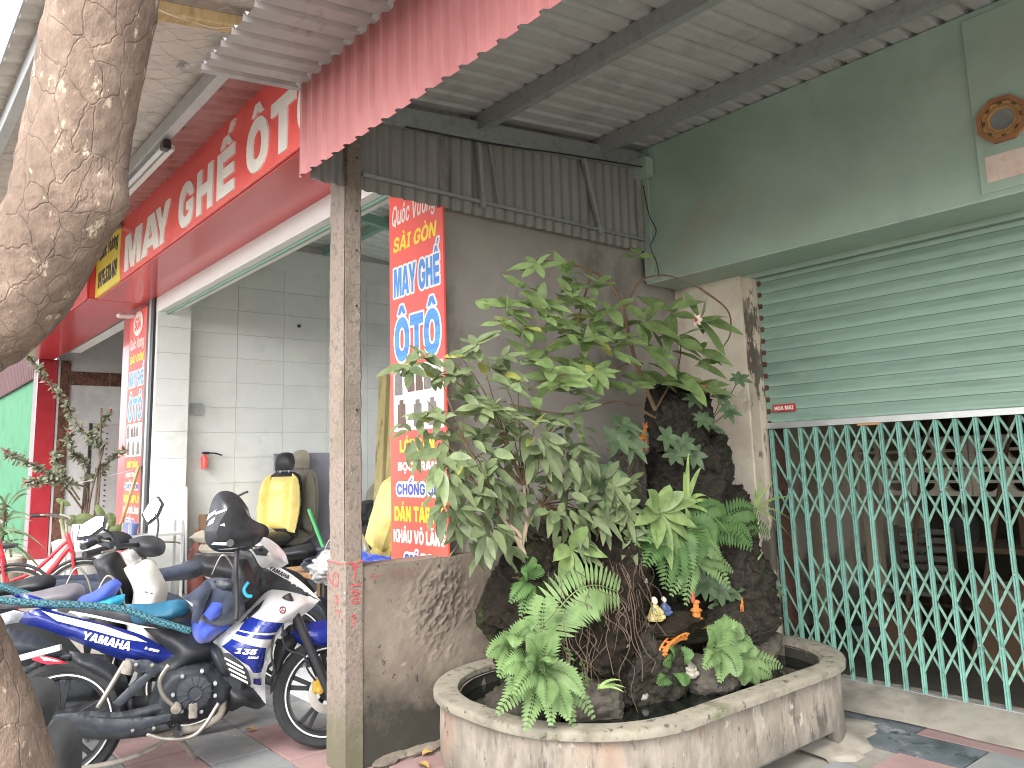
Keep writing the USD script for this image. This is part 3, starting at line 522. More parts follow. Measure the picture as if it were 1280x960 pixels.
part(rs, 'lintel_trim', bx(-9.47, -4.30, 2.69, 2.72, 3.272, 3.293), m_rib)
part(rs, 'upper_wall', bx(-15.9, -3.90, 2.83, 3.0, 3.60, 4.9), m_white)
part(rs, 'shop_roof', corr((-9.7, 2.85, 4.62), (5.85, 0, 0), (0, 6.5, -.62), (0, .1, 1), .16, .03, 'trap', 3), mat('pale_roof_sheet', ['c9d2cc', 'd3dad5', 'c0cac3'], 3, rough=.55, bump=.05))
for y in (3.55, 4.75, 6.0, 7.3): part(rs, 'roof_beam', bx(-9.6, -4.0, y-.04, y+.04, 4.47-.095*(y-2.85), 4.58-.095*(y-2.85)), m_rib)
for x in (-7.9, -6.1): part(rs, 'roof_rafter', bar((x, 2.9, 4.46), (x, 9.1, 3.86), .07, .12), m_rib)
part(rs, 'door_track', [bx(-9.80, -9.70, 2.575, 2.60, .12, 3.47), bx(-9.62, -9.53, 2.575, 2.60, .12, 3.47)], m_black)
part(rs, 'door_frame', bx(-9.695, -9.625, 2.57, 2.60, .12, 3.47), m_steell)
part(rs, 'red_pillar', bx(-10.95, -9.81, 2.602, 2.95, 0, 3.47, .004), m_redpil)
part(rs, 'red_pillar', bx(-15.56, -15.50, 2.37, 2.66, 0, 3.46, .004), m_redpil)
part(rs, 'pillar_side', bx(-15.95, -15.565, 2.375, 2.66, 0, 3.46, .004), mat('mauve_pillar', ['7d6468', '897074'], 3, rough=.4))
part(rs, 'marble_strip', [bx(-15.498, -15.485, 2.70, 2.86, .12, 3.45, .002)], m_marble)
part(rs, 'bay_side_wall', bx(-15.7, -15.51, 2.67, 9.2, .12, 4.4), m_greyw)
part(rs, 'bay_side_wall', bx(-9.98, -9.81, 2.96, 9.2, .12, 4.6), m_greyw)
part(rs, 'bay_rear_wall', bx(-15.5, -9.98, 7.0, 7.2, .12, 4.4), m_greyw)
part(rs, 'bay_ceiling', bx(-15.5, -9.6, 2.9, 7.2, 4.3, 4.4), m_greyw)
for i in range(5): part(rs, 'marble_band', bx(-15.508, -15.495, 2.87+.62*i+.004, 2.87+.62*(i+1)-.004, 3.03, 3.27, .002), m_marble)
part(rs, 'grey_door', bx(-15.508, -15.48, 3.25, 4.1, .12, 2.35, .004), mat('grey_door', ['97928f', 'a39e9b'], 2, rough=.5))
part(rs, 'door_stile', bx(-15.508, -15.475, 3.19, 3.24, .12, 2.37, .004), m_black)
part(rs, 'door_stud', [lathe([(0, .012), (.012, .008), (.016, 0), (0, 0)], 6, (-15.478, 3.48, .3+.09*k), (1, 0, 0)) for k in range(22)], m_black)
part(rs, 'wall_socket', [bx(-9.604, -9.575, 3.04, 3.18, 2.12, 2.26, .006), bx(-9.575, -9.57, 3.07, 3.15, 2.15, 2.23, .004)], m_steell)
part(rs, 'wall_bolt', lathe([(0, .03), (.02, .02), (.022, 0), (0, 0)], 10, (-9.603, 4.38, 3.3), (1, 0, 0)), m_black)
part(rs, 'security_camera', [bx(-10.42, -10.36, 2.50, 2.60, 3.36, 3.40, .005), tube([(-10.39, 2.52, 3.38), (-10.36, 2.40, 3.37)], .03, 10), tube([(-10.36, 2.40, 3.37), (-10.355, 2.385, 3.369)], .024, 10)], m_white, 40)

# ---------------------------------------------------------------- long red sign above the opening
sg = thing('fascia_sign', 'long red fascia sign reading MAY GHE OTO in white capitals', 'sign', (-7, 2.3, 3.47))
part(sg, 'red_face', bx(-8.93, -3.93, 2.05, 2.075, 3.475, 4.145, .003), m_sred)
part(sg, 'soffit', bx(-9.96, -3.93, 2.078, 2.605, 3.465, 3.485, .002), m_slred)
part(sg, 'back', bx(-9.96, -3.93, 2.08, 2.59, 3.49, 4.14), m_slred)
FS = ((0, 2.05, 0), (1, 0, 0), (0, 0, 1), (0, -1, 0))
for w, x0, x1, z1 in (('M', -8.68, -8.08, 3.89), ('A', -8.05, -7.47, 3.89), ('Y', -7.60, -7.18, 3.89), ('G', -6.92, -6.54, 3.90), ('H', -6.45, -6.08, 3.89), ('Ế', -5.98, -5.62, 4.07), ('Ô', -5.38, -5.0, 4.02), ('T', -4.95, -4.56, 3.91), ('Ô', -4.53, -4.14, 4.02)):
    part(sg, 'white_letter', prism(fit(text_poly(w, .4, 1, 900), x0, x1, 3.515 if w != 'G' else 3.505, z1), FS, 0, .012), m_letw)
yp = Polygon([(-9.97, 3.478), (-8.86, 3.478), (-8.90, 3.62), (-8.915, 3.80), (-8.90, 4.0), (-8.86, 4.143), (-9.97, 4.143)])
ys = part(sg, 'yellow_panel', prism(yp, ((0, 2.049, 0), (1, 0, 0), (0, 0, 1), (0, -1, 0)), -.026, .004), m_syel)
FYL = ((0, 2.045, 0), (1, 0, 0), (0, 0, 1), (0, -1, 0))
part(ys, 'lettering', prism(fit(text_poly('Quốc Vương', .2, .8, 600, .15), -9.83, -9.0, 3.84, 4.08), FYL, 0, .004), m_letd)
part(ys, 'lettering', prism(fit(text_poly('0975.530.409', .2, .7, 800), -9.84, -9.0, 3.56, 3.75), FYL, 0, .004), m_letd)
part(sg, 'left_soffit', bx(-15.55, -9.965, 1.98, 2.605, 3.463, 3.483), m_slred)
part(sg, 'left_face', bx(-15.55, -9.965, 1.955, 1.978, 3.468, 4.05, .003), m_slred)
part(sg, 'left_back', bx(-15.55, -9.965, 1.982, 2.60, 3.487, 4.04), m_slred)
part(sg, 'lower_band', bx(-11.6, -9.972, 1.93, 1.952, 3.70, 3.80, .004), m_foil)

# ---------------------------------------------------------------- the two vertical banners (same print)
m_pic = mat('print_white', ['d9d6d2'], rough=.5); m_pg = mat('print_grey', ['5d5856', '7b736c'], 40, rough=.5); m_pb = mat('print_brown', ['6b4b3c', '54453d'], 40, rough=.5)
def banner(name, label, x0, x1, yf, z0, top=3.42):
    t = thing(name, label, 'banner', ((x0+x1)/2, yf, z0)); W = x1-x0
    part(t, 'sheet', [bx(x0, x1-.055, yf-.012, yf, z0, 3.42), bx(x1-.055, x1, yf-.012, yf, z0, top)], m_banner)
    F = lambda k: ((0, yf-.0125-.0011*k, 0), (1, 0, 0), (0, 0, 1), (0, -1, 0))
    X = lambda a: x0 + W*a
    def line(txt, a, b, za, zb, m, out=None, shear=0, wg=900):
        p = fit(text_poly(txt, .2, .7, wg, shear), X(a), X(b), za, zb)
        if out is not None: part(t, 'lettering_outline', prism(p.buffer(.014), F(0), 0, .001), out)
        part(t, 'lettering', prism(p, F(1) if out is not None else F(0), 0, .001), m)
    line('Quốc Vương', .06, .89, 2.93, 3.12, m_letw, None, .25, 600)
    line('SÀI GÒN', .08, .90, 2.79, 2.915, m_lety, None, .2, 800)
    line('MAY GHẾ', .09, .93, 2.50, 2.775, m_letb, m_letw)
    line('ÔTÔ', .10, .93, 2.09, 2.44, m_letb, m_letw)
    part(t, 'picture', prism(sbox(X(.07), 1.665, X(.97), 2.055), F(0), 0, .001), m_pic)
    for a, zz, hh, mm in ((.16, 1.89, .15, m_pg), (.40, 1.90, .12, m_pb), (.55, 1.90, .12, m_pb), (.70, 1.90, .12, m_pg), (.22, 1.69, .16, m_pb), (.52, 1.69, .15, m_pic), (.52, 1.69, .15, m_pg), (.78, 1.69, .15, m_pg)):
        c = X(a); s = hh/.15*W/.6
        shp = union_all([sbox(c-.035*s, zz+.045, c+.035*s, zz+hh-.03).buffer(.008), sbox(c-.018*s, zz+hh-.025, c+.018*s, zz+hh).buffer(.004), sbox(c-.04*s, zz, c+.045*s, zz+.04).buffer(.005)])
        if mm is not m_pic: part(t, 'seat_print', prism(shp, F(1), 0, .001), mm)
    for txt, za, zb, m, a, b in (('LÓT SÀN', 1.535, 1.635, m_lety, .18, .80), ('BỌC TRẦN', 1.41, 1.505, m_letw, .14, .84), ('CHỐNG ỒN', 1.285, 1.385, m_letnb, .12, .88), ('DÁN TÁP LÔ', 1.13, 1.245, m_lety, .07, .95), ('KHÂU VÔ LĂNG', 1.005, 1.105, m_letw, .05, .96), ('GIÁ ĐA', .875, .965, m_letnb, .25, .75)):
        line(txt, a, b, za, zb, m, m_letw if m is m_letnb else None)
    return t
banner('vertical_banner', 'tall red vertical banner on the wall between concrete post and shrub', -4.30, -3.70, 2.585, .80, 2.957)
b2 = banner('vertical_banner', 'narrow looking red vertical banner on the far red pillar, topped by a number disc', -10.56, -9.83, 2.595, .75)
part(b2, 'number_disc', prism(affinity.scale(affinity.translate(oc(.15, 32), -10.18, 3.26), 1.35, 1), ((0, 2.580, 0), (1, 0, 0), (0, 0, 1), (0, -1, 0)), 0, .004), m_letw)
part(b2, 'number', prism(fit(text_poly('534', .2, .8), -10.31, -10.06, 3.18, 3.34), ((0, 2.5755, 0), (1, 0, 0), (0, 0, 1), (0, -1, 0)), 0, .002), m_sred)

# ---------------------------------------------------------------- awning over the pavement before the red shop
aw = thing('street_awning', 'long foil lined awning on steel beams before the red sign', 'awning', (-9, 1.2, 4))
za = lambda y: 3.845 + .155*y
for a, b in ((-3.1, -7.0), (-6.98, -10.2), (-10.18, -13.4), (-13.38, -16.6)):
    part(aw, 'roof_sheet', corr((a, .53, za(.53)+.0012*(a % 3)), (b-a, 0, 0), (0, 2.4, .372), (0, .153, -.988), .19, .022, 'sine', 5), m_foil, True)
for y, m in ((.66, m_steell), (1.66, m_steell)): part(aw, 'beam', bx(-16.5, -3.95, y-.035, y+.035, za(y)-.16, za(y)-.036, .003), m)
for x in (-4.25, -8.9, -13.2): part(aw, 'rafter', bar((x, .55, za(.55)-.085), (x, 2.04, za(2.04)-.085), .10, .075), m_timber if x > -5 else m_steel)
part(aw, 'edge_trim', bx(-16.6, -3.88, .518, .528, za(.53)-.03, za(.53)+.03), m_steell)
part(aw, 'net_wire', [tube(curve([(x + .05*((k % 2)*2-1)*(1 if j % 2 else -1), .58+.11*k, za(.58+.11*k)-.026-.012*((k*j) % 3)) for k in range(14)], 2), .0016, 3) for j, x in enumerate(np.arange(-7.4, -4.1, .10))], m_steell)
part(aw, 'rafter_wire', [tube(curve([(-4.20+.05*math.sin(k), .8+.12*k, za(.8+.12*k)-.12-.01*(k % 2)) for k in range(8)]), .004, 5)], m_cream)
part(aw, 'red_roof_sheet', corr((-3.95, 1.74, za(1.74)-.030), (-6.2, 0, 0), (0, .48, .0744), (0, .153, -.988), .16, .03, 'sine', 2), mat('pinkish_sheet', ['a87874', 'b88985', '986864'], 3, rough=.45), True)
lt = thing('tube_lamp', 'unlit fluorescent tube lamp under the awning beam', 'lamp', (-6.7, 1.6, 3.95))
part(lt, 'housing', bx(-7.35, -6.05, 1.70, 1.74, 3.885, 3.93, .004), m_white); part(lt, 'tube', tube([(-7.33, 1.665, 3.90), (-6.08, 1.665, 3.90)], .018, 10), m_tube, 40); part(lt, 'end_cap', bx(-6.085, -6.0, 1.64, 1.70, 3.87, 3.94, .008), m_black)

# ================================================================ green house at the far left
gh = thing('mint_house', 'mint green house front with white door at the far left edge', 'house', (-19, 2.6, 0))
part(gh, 'wall', bx(-30, -15.62, 2.70, 3.0, 0, 3.42), m_gpaint)
d = part(gh, 'door', bx(-27.5, -23.6, 2.62, 2.69, .1, 3.0, .01), m_white); part(gh, 'door_frame', [bx(-23.59, -23.4, 2.60, 2.695, .1, 3.1, .01), bx(-27.5, -23.59, 2.60, 2.695, 3.01, 3.1, .01)], m_steell)
part(d, 'hinge', [bx(-23.65, -23.5, 2.59, 2.615, z, z+.14, .004) for z in (.5, 1.6, 2.6)], m_black)
part(gh, 'upper_sheet', corr((-30, 2.66, 3.36), (14.0, 0, 0), (0, 0, 1.1), (0, -1, 0), .2, .05, 'trap'), m_maroon)
part(gh, 'conduit', tube(curve([(-17.3, 2.66, 2.0), (-17.1, 2.66, 1.2), (-17.4, 2.66, .2)]), .02, 6), m_white, True)

# ================================================================ street tree
m_bark = usdkit.material(stage, '/World/Looks/bark', {
    'g': ('geometry', {}), 'mp': ('mapping', {'scale': (1, 1, .6)}), 'dn': ('noise_texture', {'scale': 9, 'detail': 4}), 'sc': ('vector_math', {'math_type': 'scale', 'scale': .10}), 'ad': ('vector_math', {'math_type': 'add'}),
    'v': ('voronoi_texture', {'scale': 15, 'feature': 'distance_to_edge'}), 'cr': ('rgb_ramp', {'ramp': [(0, (.30, .25, .21)), (.014, (.62, .57, .53)), (.04, (1, 1, 1))]}),
    'n': ('noise_texture', {'scale': 11, 'detail': 10, 'roughness': .75}), 'r': ('rgb_ramp', {'ramp': [(.28, lin('52433a')), (.42, lin('6b594d')), (.54, lin('7b685a')), (.72, lin('938070'))]}),
    'bl': ('noise_texture', {'scale': 3.1, 'detail': 5}), 'br': ('rgb_ramp', {'ramp': [(.56, (0, 0, 0)), (.72, (.5, .5, .5))]}), 'wh': ('mix_color', {'a': (1, 1, 1)}),
    'ml': ('mix_color', {'blend_type': 'multiply', 'fac': 1.0}), 'fn': ('noise_texture', {'scale': 19, 'detail': 6, 'roughness': .7}), 'fr': ('rgb_ramp', {'ramp': [(.60, (0, 0, 0)), (.66, (1, 1, 1))]}), 'fx': ('mix_color', {'b': lin('b9a891')}),
    'hn': ('noise_texture', {'scale': 45, 'detail': 6, 'roughness': .7}), 'ha': ('math', {'math_type': 'multiply_add', 'value2': 2.2}), 'bp': ('bump', {'strength': .9, 'distance': .004}), 'p': ('principled_bsdf', {'roughness': .9})},
    [('g.position', 'mp.vector'), ('mp.vector', 'dn.vector'), ('dn.color', 'sc.vector1'), ('sc.vector', 'ad.vector1'), ('mp.vector', 'ad.vector2'), ('ad.vector', 'v.vector'), ('v.distance', 'cr.fac'),
     ('mp.vector', 'n.vector'), ('n.fac', 'r.fac'), ('g.position', 'bl.vector'), ('bl.fac', 'br.fac'), ('br.color', 'wh.fac'), ('cr.color', 'wh.b'), ('r.color', 'ml.a'), ('wh.result', 'ml.b'), ('mp.vector', 'fn.vector'), ('fn.fac', 'fr.fac'), ('fr.color', 'fx.fac'), ('ml.result', 'fx.a'), ('fx.result', 'p.base_color'),
     ('mp.vector', 'hn.vector'), ('hn.fac', 'ha.value1'), ('cr.color', 'ha.value3'), ('ha.value', 'bp.height'), ('bp.normal', 'p.normal')], surface='p.BSDF')
tr = thing('street_tree', 'leaning street tree with scaly brown trunk at the left edge', 'tree', (-2.66, .30, 0))
TC = curve([(-2.64, .33, -.05), (-2.655, .30, .3), (-2.66, .305, .7), (-2.65, .265, .9), (-2.645, .225, 1.06), (-2.635, .19, 1.26), (-2.65, .115, 1.5), (-2.575, .165, 1.77), (-2.445, .28, 1.90), (-2.325, .37, 2.10), (-2.275, .395, 2.27), (-2.15, .43, 2.7), (-2.08, .49, 3.2), (-2.0, .56, 4.2), (-1.95, .6, 5.2)], 9)
TR = np.interp(TC[:, 2], [-.05, .3, .7, .9, 1.06, 1.26, 1.77, 1.95, 2.12, 2.27, 2.7, 3.2, 5.2], [.36, .28, .19, .148, .122, .118, .126, .126, .126, .128, .120, .115, .09])
# dense skin with scaly plates
n_a, dense = 96, []
tt = np.linspace(0, len(TC)-1, 420); TCd = np.stack([np.interp(tt, np.arange(len(TC)), TC[:, k]) for k in range(3)], 1); TRd = np.interp(tt, np.arange(len(TC)), TR)
v, f = tube(TCd, TRd, n_a)
body = v[:-2]; ctr = np.repeat(TCd, n_a, 0); nd = body-ctr; nl = np.linalg.norm(nd, axis=1, keepdims=True); nd = nd/nl
from scipy.spatial import cKDTree
seeds = body[rng.choice(len(body), 900, replace=False)]*np.array([1, 1, .75]); dd, ii = cKDTree(seeds).query(body*np.array([1, 1, .75]) + .02*(meshkit.fbm(body*25, 3)[:, None]-.5), k=2)
edge = np.clip((dd[:, 1]-dd[:, 0])/.012, 0, 1); lev = (meshkit.noise(np.c_[ii[:, 0]*1.37, ii[:, 0]*.71, ii[:, 0]*2.3]))
big = meshkit.fbm(body*np.array([5, 5, 3]), 3)-.5
patch = np.clip((meshkit.fbm(body*3.3+9, 3)-.42)*6, 0, 1)
disp = .030*big + patch*(.002*lev + .0015*edge) + .008*(meshkit.fbm(body*30, 3)-.5)
hump = np.exp(-np.sum((body-np.array([-2.21, .50, 2.16]))**2, 1)/.006)*.035
v[:-2] = body + nd*(disp + hump)[:, None]
part(tr, 'trunk', (v, f), m_bark, True)
for p in ([(-1.98, .58, 4.4), (-2.6, .1, 5.2), (-3.4, -.4, 6.1)], [(-1.96, .6, 4.8), (-1.3, 1.0, 5.8), (-.7, 1.3, 6.8)], [(-1.95, .6, 5.1), (-2.1, .9, 6.1), (-2.5, 1.0, 7.2)]):
    c = curve(p, 6); part(tr, 'limb', tube(c, np.linspace(.075, .025, len(c)), 10), m_bark, True)
# ================================================================ pond
def rrect(x0, x1, y0, y1, rn, rf):
    a = sbox(x0, y0, x1, (y0+y1)/2+.3).buffer(-rn).buffer(rn, 24); b = sbox(x0, (y0+y1)/2-.3, x1, y1).buffer(-rf).buffer(rf, 24)
    c = sbox(x0, y0+rn, x1, y1-rf); return union_all([a, b, c]).buffer(.001).simplify(.0015)
PO = rrect(-3.672, -2.235, 2.17, 4.40, .62, .55)
def ring(poly, step=.02):
    e = poly.exterior; n = int(e.length/step); P = np.array([e.interpolate(e.length*k/n).coords[0] for k in range(n)])
    if not e.is_ccw: P = P[::-1]
    return P
def shell(poly, prof, disp=0, step=.02, seed=0):
    'sweep a (outward offset, z) profile round a closed outline'
    P = ring(poly, step); T = np.roll(P, -1, 0)-np.roll(P, 1, 0); T /= np.linalg.norm(T, axis=1)[:, None]; N = np.c_[T[:, 1], -T[:, 0]]; n, m = len(P), len(prof)
    V = np.vstack([np.c_[P + N*o, np.full(n, z)] for o, z in prof]); NN = np.vstack([N]*m)
    if disp: V[:, :2] += NN*(disp*(meshkit.fbm(V*6+seed, 5)-.5))[:, None]
    I = np.arange(n*m).reshape(m, n); J = np.roll(I, -1, 1)
    return va((V, np.stack([I[:-1], J[:-1], J[1:], I[1:]], -1).reshape(-1, 4)))
pd = thing('pond_basin', 'weathered concrete pond basin with rounded ends against the party wall', 'pond', (-2.95, 3.25, 0))
bwv, bwf = shell(PO.buffer(-.02), [(-.05, .09)] + [(0, z) for z in np.linspace(.085, .352, 15)] + [(-.10, .352)], .018)
bwv[:, 2] -= np.where(bwv[:, 2] < .1, .095*np.clip((bwv[:, 1]-3.90)/.03, 0, 1), 0); part(pd, 'basin_wall', (bwv, bwf), m_pond, 50)
part(pd, 'rim', shell(PO, [(-.02, .349), (.004, .350), (.010, .354), (.012, .376), (.006, .388), (-.01, .392), (-.05, .393), (-.095, .391), (-.108, .384), (-.112, .36), (-.112, .20)], .008, .02, 3), m_rim, 50)
part(pd, 'inner_wall', shell(PO.buffer(-.10), [(-.012, .36), (-.012, .10)]), mat('wet_inner_wall', ['2b2a24', '3a382f'], 6, rough=.5, bump=.3, bscale=30), True)
part(pd, 'footing', shell(PO.buffer(-.17), [(0, -.02), (0, .10)], .03), m_apron, True)
part(pd, 'basin_floor', prism(PO.buffer(-.1), ((0, 0, .1), (1, 0, 0), (0, 1, 0), (0, 0, 1)), 0, .01), m_dark)
struct('water', prism(PO.buffer(-.105), ((0, 0, .285), (1, 0, 0), (0, 1, 0), (0, 0, 1)), 0, .012), m_water)

# ---------------------------------------------------------------- rockery
m_rk = mat('wet_black_rock', ['25211c', '342f28', '191714'], 9, spec=.22, rough=.6, bump=.9, bscale=32, bdist=.012, spots=[('25291a', 7, .57, .06, (1, 1, 1)), ('37322c', 16, .64, .04, (1, 1, 1))])
m_rkb = mat('brown_rock', ['1a1712', '262019', '12100d'], 8, spec=.15, rough=.7, bump=.9, bscale=30, bdist=.012, spots=[('272b17', 6, .55, .07, (1, 1, 1)), ('443d34', 15, .63, .05, (1, 1, 1))])
m_rkl = mat('pale_grey_rock', ['3d3831', '4f4940', '2d2923'], 9, rough=.85, bump=.9, bscale=28, bdist=.012, spots=[('55503f', 6, .58, .06, (1, 1, 1)), ('766f65', 14, .62, .05, (1, 1, 1))])
def rock_mesh(c, r, seed, sub=4, amp=.5, tilt=0):
    m = trimesh.creation.icosphere(sub); v = np.array(m.vertices); R = np.random.default_rng(seed)
    for _ in range(9):                                              # flat broken faces
        d = R.normal(size=3); d /= np.linalg.norm(d); h = R.uniform(.62, .9); s = v @ d - h; v -= np.clip(s, 0, None)[:, None]*d*.85
    q = np.array(m.vertices)*1.9 + seed*7.7; v *= (1 + amp*.55*(.5-np.abs(meshkit.fbm(q, 4, seed)*2-1)) + amp*.42*(.35-np.abs(meshkit.fbm(q*3.1, 4, seed+5)*2-1)) + amp*.26*(.35-np.abs(meshkit.fbm(q*9.0, 3, seed+9)*2-1)))[:, None]
    v *= np.asarray(r); ct, st_ = math.cos(tilt), math.sin(tilt); v = v @ np.array([[1, 0, 0], [0, ct, st_], [0, -st_, ct]]); return v + np.asarray(c), np.array(m.faces)
rocks = [
 ((-3.27, 4.10, 1.66), (.19, .22, .27), m_rk, 1, 'topmost black crag of the tall rock spire below the big leaved branch', .8),
 ((-3.24, 4.14, 1.30), (.25, .29, .30), m_rk, 2, 'upper middle black crag of the tall rock spire by the cream pier', .8),
 ((-3.20, 4.24, .95), (.29, .31, .32), m_rk, 3, 'lower middle black crag of the tall rock spire by the cream pier', .8),
 ((-3.18, 4.22, .58), (.32, .26, .34), m_rk, 4, 'broad black foot rock of the tall spire beside the cream pier', .7),
 ((-3.40, 3.72, 1.26), (.11, .12, .25), m_rkl, 5, 'pale grey upright stone left of the black spire', .5),
 ((-3.36, 3.66, .82), (.25, .27, .36), m_rkb, 6, 'brown rock in the shade behind the small figurines', .6),
 ((-3.14, 2.66, .76), (.22, .25, .27), m_rkb, 7, 'mossy brown rock with hanging roots at the left of the rockery', .6),
 ((-3.20, 2.74, .99), (.13, .16, .13), m_rkl, 8, 'tan stone behind the shrub stem at the left of the rockery', .5),
 ((-3.02, 3.06, .84), (.20, .23, .25), m_rkb, 9, 'root covered brown rock at the middle of the rockery', .6),
 ((-2.98, 2.90, .55), (.26, .30, .29), m_rkb, 10, 'large dark rock under the long fern frond', .7),
 ((-2.86, 3.12, .42), (.20, .24, .20), m_rk, 11, 'dark rock with pale chips at the middle of the pond', .6),
 ((-2.80, 2.76, .31), (.14, .17, .13), m_rkl, 12, 'grey boulder half in the water beside the bright ferns', .5),
 ((-2.90, 2.40, .34), (.15, .16, .14), m_rk, 13, 'dark rock under the bright fern clump at the near end', .5),
 ((-2.80, 3.30, .61), (.17, .20, .055), m_rkb, 14, 'flat ledge rock carrying the two seated figurines', .4),
 ((-2.86, 3.52, .55), (.15, .17, .065), m_rk, 15, 'flat dark ledge rock behind the orange pagoda', .4),
 ((-2.66, 3.46, .36), (.12, .15, .10), m_rkl, 16, 'grey stone carrying the palm like fern at the right of the pond', .5),
 ((-2.86, 4.00, .50), (.22, .19, .11), m_rk, 17, 'dark rock shelf at the far end of the pond', .5),
 ((-2.80, 4.06, .38), (.14, .13, .12), m_rkl, 18, 'pale topped stone under the dark shelf at the far end', .5),
 ((-3.45, 3.20, .62), (.20, .42, .50), m_rk, 19, 'big black backing rock against the party wall', .6),
 ((-3.40, 4.02, .42), (.22, .30, .40), m_rk, 20, 'black backing rock in the far wall corner', .6),
 ((-2.74, 3.22, .32), (.09, .10, .07), m_rk, 21, 'small wet black stone below the fisherman figurine', .4)]
for c, r, m, sd, lab, amp in rocks:
    solo('rock', rock_mesh(c, r, sd, 5 if max(r) > .2 else 4, amp), m, lab, 'rock', True)
m_chip = mat('pale_chip', ['8f887b', 'a69f92'], 20, rough=.7)
for c, r, lab in [((-2.80, 2.86, .62), (.018, .024, .026), 'small white shell chip on the dark rock'), ((-2.74, 2.92, .58), (.02, .035, .014), 'flat cream chip below the white shell chip'), ((-2.72, 2.98, .48), (.025, .032, .025), 'pale quartz stone at the middle of the rockery'), ((-2.74, 3.02, .335), (.03, .035, .025), 'whitish stone at the water edge among roots'),
                  ((-2.98, 2.80, 1.00), (.018, .024, .018), 'orange brown snail shell on the tan stone'), ((-2.93, 2.72, .89), (.016, .02, .016), 'cream shell chip left of the long frond'), ((-2.82, 3.17, .84), (.016, .018, .024), 'cream shell chip on the root covered rock'), ((-2.72, 3.28, .46), (.05, .06, .06), 'grey stone right of the hanging roots')]:
    solo('pebble', rock_mesh(c, r, int(c[1]*100), 2, .3), m_rkl if 'grey stone' in lab else m_chip, lab, 'pebble', True)

# ---------------------------------------------------------------- leaves
L_shr = leafmat('shrub_leaf', ['66724f', '7a8760', '566345'], .28, .40, .28)
L_yel = leafmat('yellowing_leaf', ['8f964e', 'a3a35a', '7d8c4c'], .3, .45, .15)
L_big = leafmat('broad_leaf', ['6b7f4c', '839761', '5e7143'], .28, .36, .2)
L_sch = leafmat('dark_palmate_leaf', ['55694b', '66795a', '485a40'], .18, .35, .2)
L_frn = leafmat('fern_leaf', ['677f4f', '78915e', '566e43'], .30, .5, .15)
L_frd = leafmat('dark_fern_leaf', ['4d6b3c', '5d7c48', '415c34'], .3, .5, .15)
L_str = leafmat('strap_leaf', ['7f9a54', '9db36c', '66834a'], .3, .45, .2)
L_euf = leafmat('grey_green_leaf', ['70755f', '878a72', '5c624e'], .2, .6, .2)
m_stem = mat('pale_stem', ['9a8672', 'ac9882', '85725f'], 10, (1, 1, .4), rough=.85, bump=.3, bscale=40)
m_twig = mat('brown_twig', ['5d4a38', '70593f'], 10, rough=.85)
m_root = mat('root', ['4a3d30', '5c4d3e', '3a3026'], 12, rough=.9)
def unit(v): v = np.asarray(v, float); return v/(np.linalg.norm(v)+1e-12)
def leaf(b, d, n, L, W, droop=.15, fold=.18, rows=6, tip=.85):
    d = unit(d); s = unit(np.cross(d, n)); n = np.cross(s, d); t = np.linspace(0, 1, rows+1); w = W*np.sin(np.pi*t**tip)**.75*.5; w[0] = W*.05; w[-1] = 0
    c = np.asarray(b) + d*(L*t)[:, None] + np.array([0, 0, -1.0])*(droop*L*t*t)[:, None]
    wav = .06*W*np.sin(t*7+L*50)
    V = np.stack([c - s*w[:, None] + n*(fold*w + wav)[:, None], c, c + s*w[:, None] + n*(fold*w - wav)[:, None]], 1).reshape(-1, 3); F = []
    for i in range(rows):
        a = 3*i; F += [(a, a+1, a+4), (a, a+4, a+3), (a+1, a+2, a+5), (a+1, a+5, a+4)]
    return V, np.array(F)
def rdir(R): return unit(R.normal(size=3))
R = np.random.default_rng(21)
CL1 = [(2.07,1.97,7),(2.21,1.98,8),(2.33,1.95,6),(2.14,1.87,9),(2.28,1.83,9),(2.42,1.88,6),(2.58,1.87,4),(2.04,1.75,6),(2.18,1.72,10),(2.32,1.68,9),(2.47,1.68,8),(2.57,1.59,8),(2.13,1.57,9),(2.27,1.53,10),(2.41,1.49,9),(2.04,1.46,6),(2.15,1.42,9),(2.31,1.38,11),(2.51,1.37,8),(2.17,1.27,8),(2.35,1.26,9),(2.5,1.22,6),(2.26,1.16,6),(2.61,1.49,6),(2.71,1.32,9),(2.83,1.48,8),(2.76,1.2,8),(2.88,1.36,9),(2.99,1.27,9),(3.08,1.18,8),(2.81,1.08,8),(2.9,1.11,6),(3.18,1.3,6),(3.29,1.17,6),(2.13,1.35,8),(2.0,1.6,5),(2.02,1.9,5),(2.05,1.27,6),(2.6,1.72,5),(2.7,1.64,6),(2.84,1.74,5),(2.75,1.54,6),(2.92,1.62,5),(3.02,1.5,5),(2.3,1.12,6),(2.42,1.08,5),(2.70,1.20,4),(2.85,1.12,4),(2.95,1.22,4),(3.05,1.05,5),(2.75,1.42,4),(3.12,1.28,4),(3.2,1.10,5)]
CL2 = [(2.72,2.38,6),(2.95,2.34,6),(2.60,2.28,5),(2.68,2.06,6),(3.12,2.28,5),(3.2,2.12,6),(2.63,2.44,6),(2.86,2.43,5),(2.55,2.32,5),(3.05,2.40,5),(2.62,2.35,5),(2.67,2.24,6),(2.59,2.17,7),(2.76,2.28,7),(2.88,2.31,5),(2.54,2.21,4),(2.81,2.19,6),(2.96,2.21,7),(3.06,2.31,4),(3.08,2.17,8),(3.24,2.23,6),(2.98,2.08,9),(3.13,2.04,9),(2.86,2.03,8),(2.94,1.95,8),(3.22,2.01,7),(2.8,1.9,7),(3.0,1.86,6),(2.74,1.81,7),(2.63,1.89,5),(3.32,1.97,5)]
def leafcount(): return used
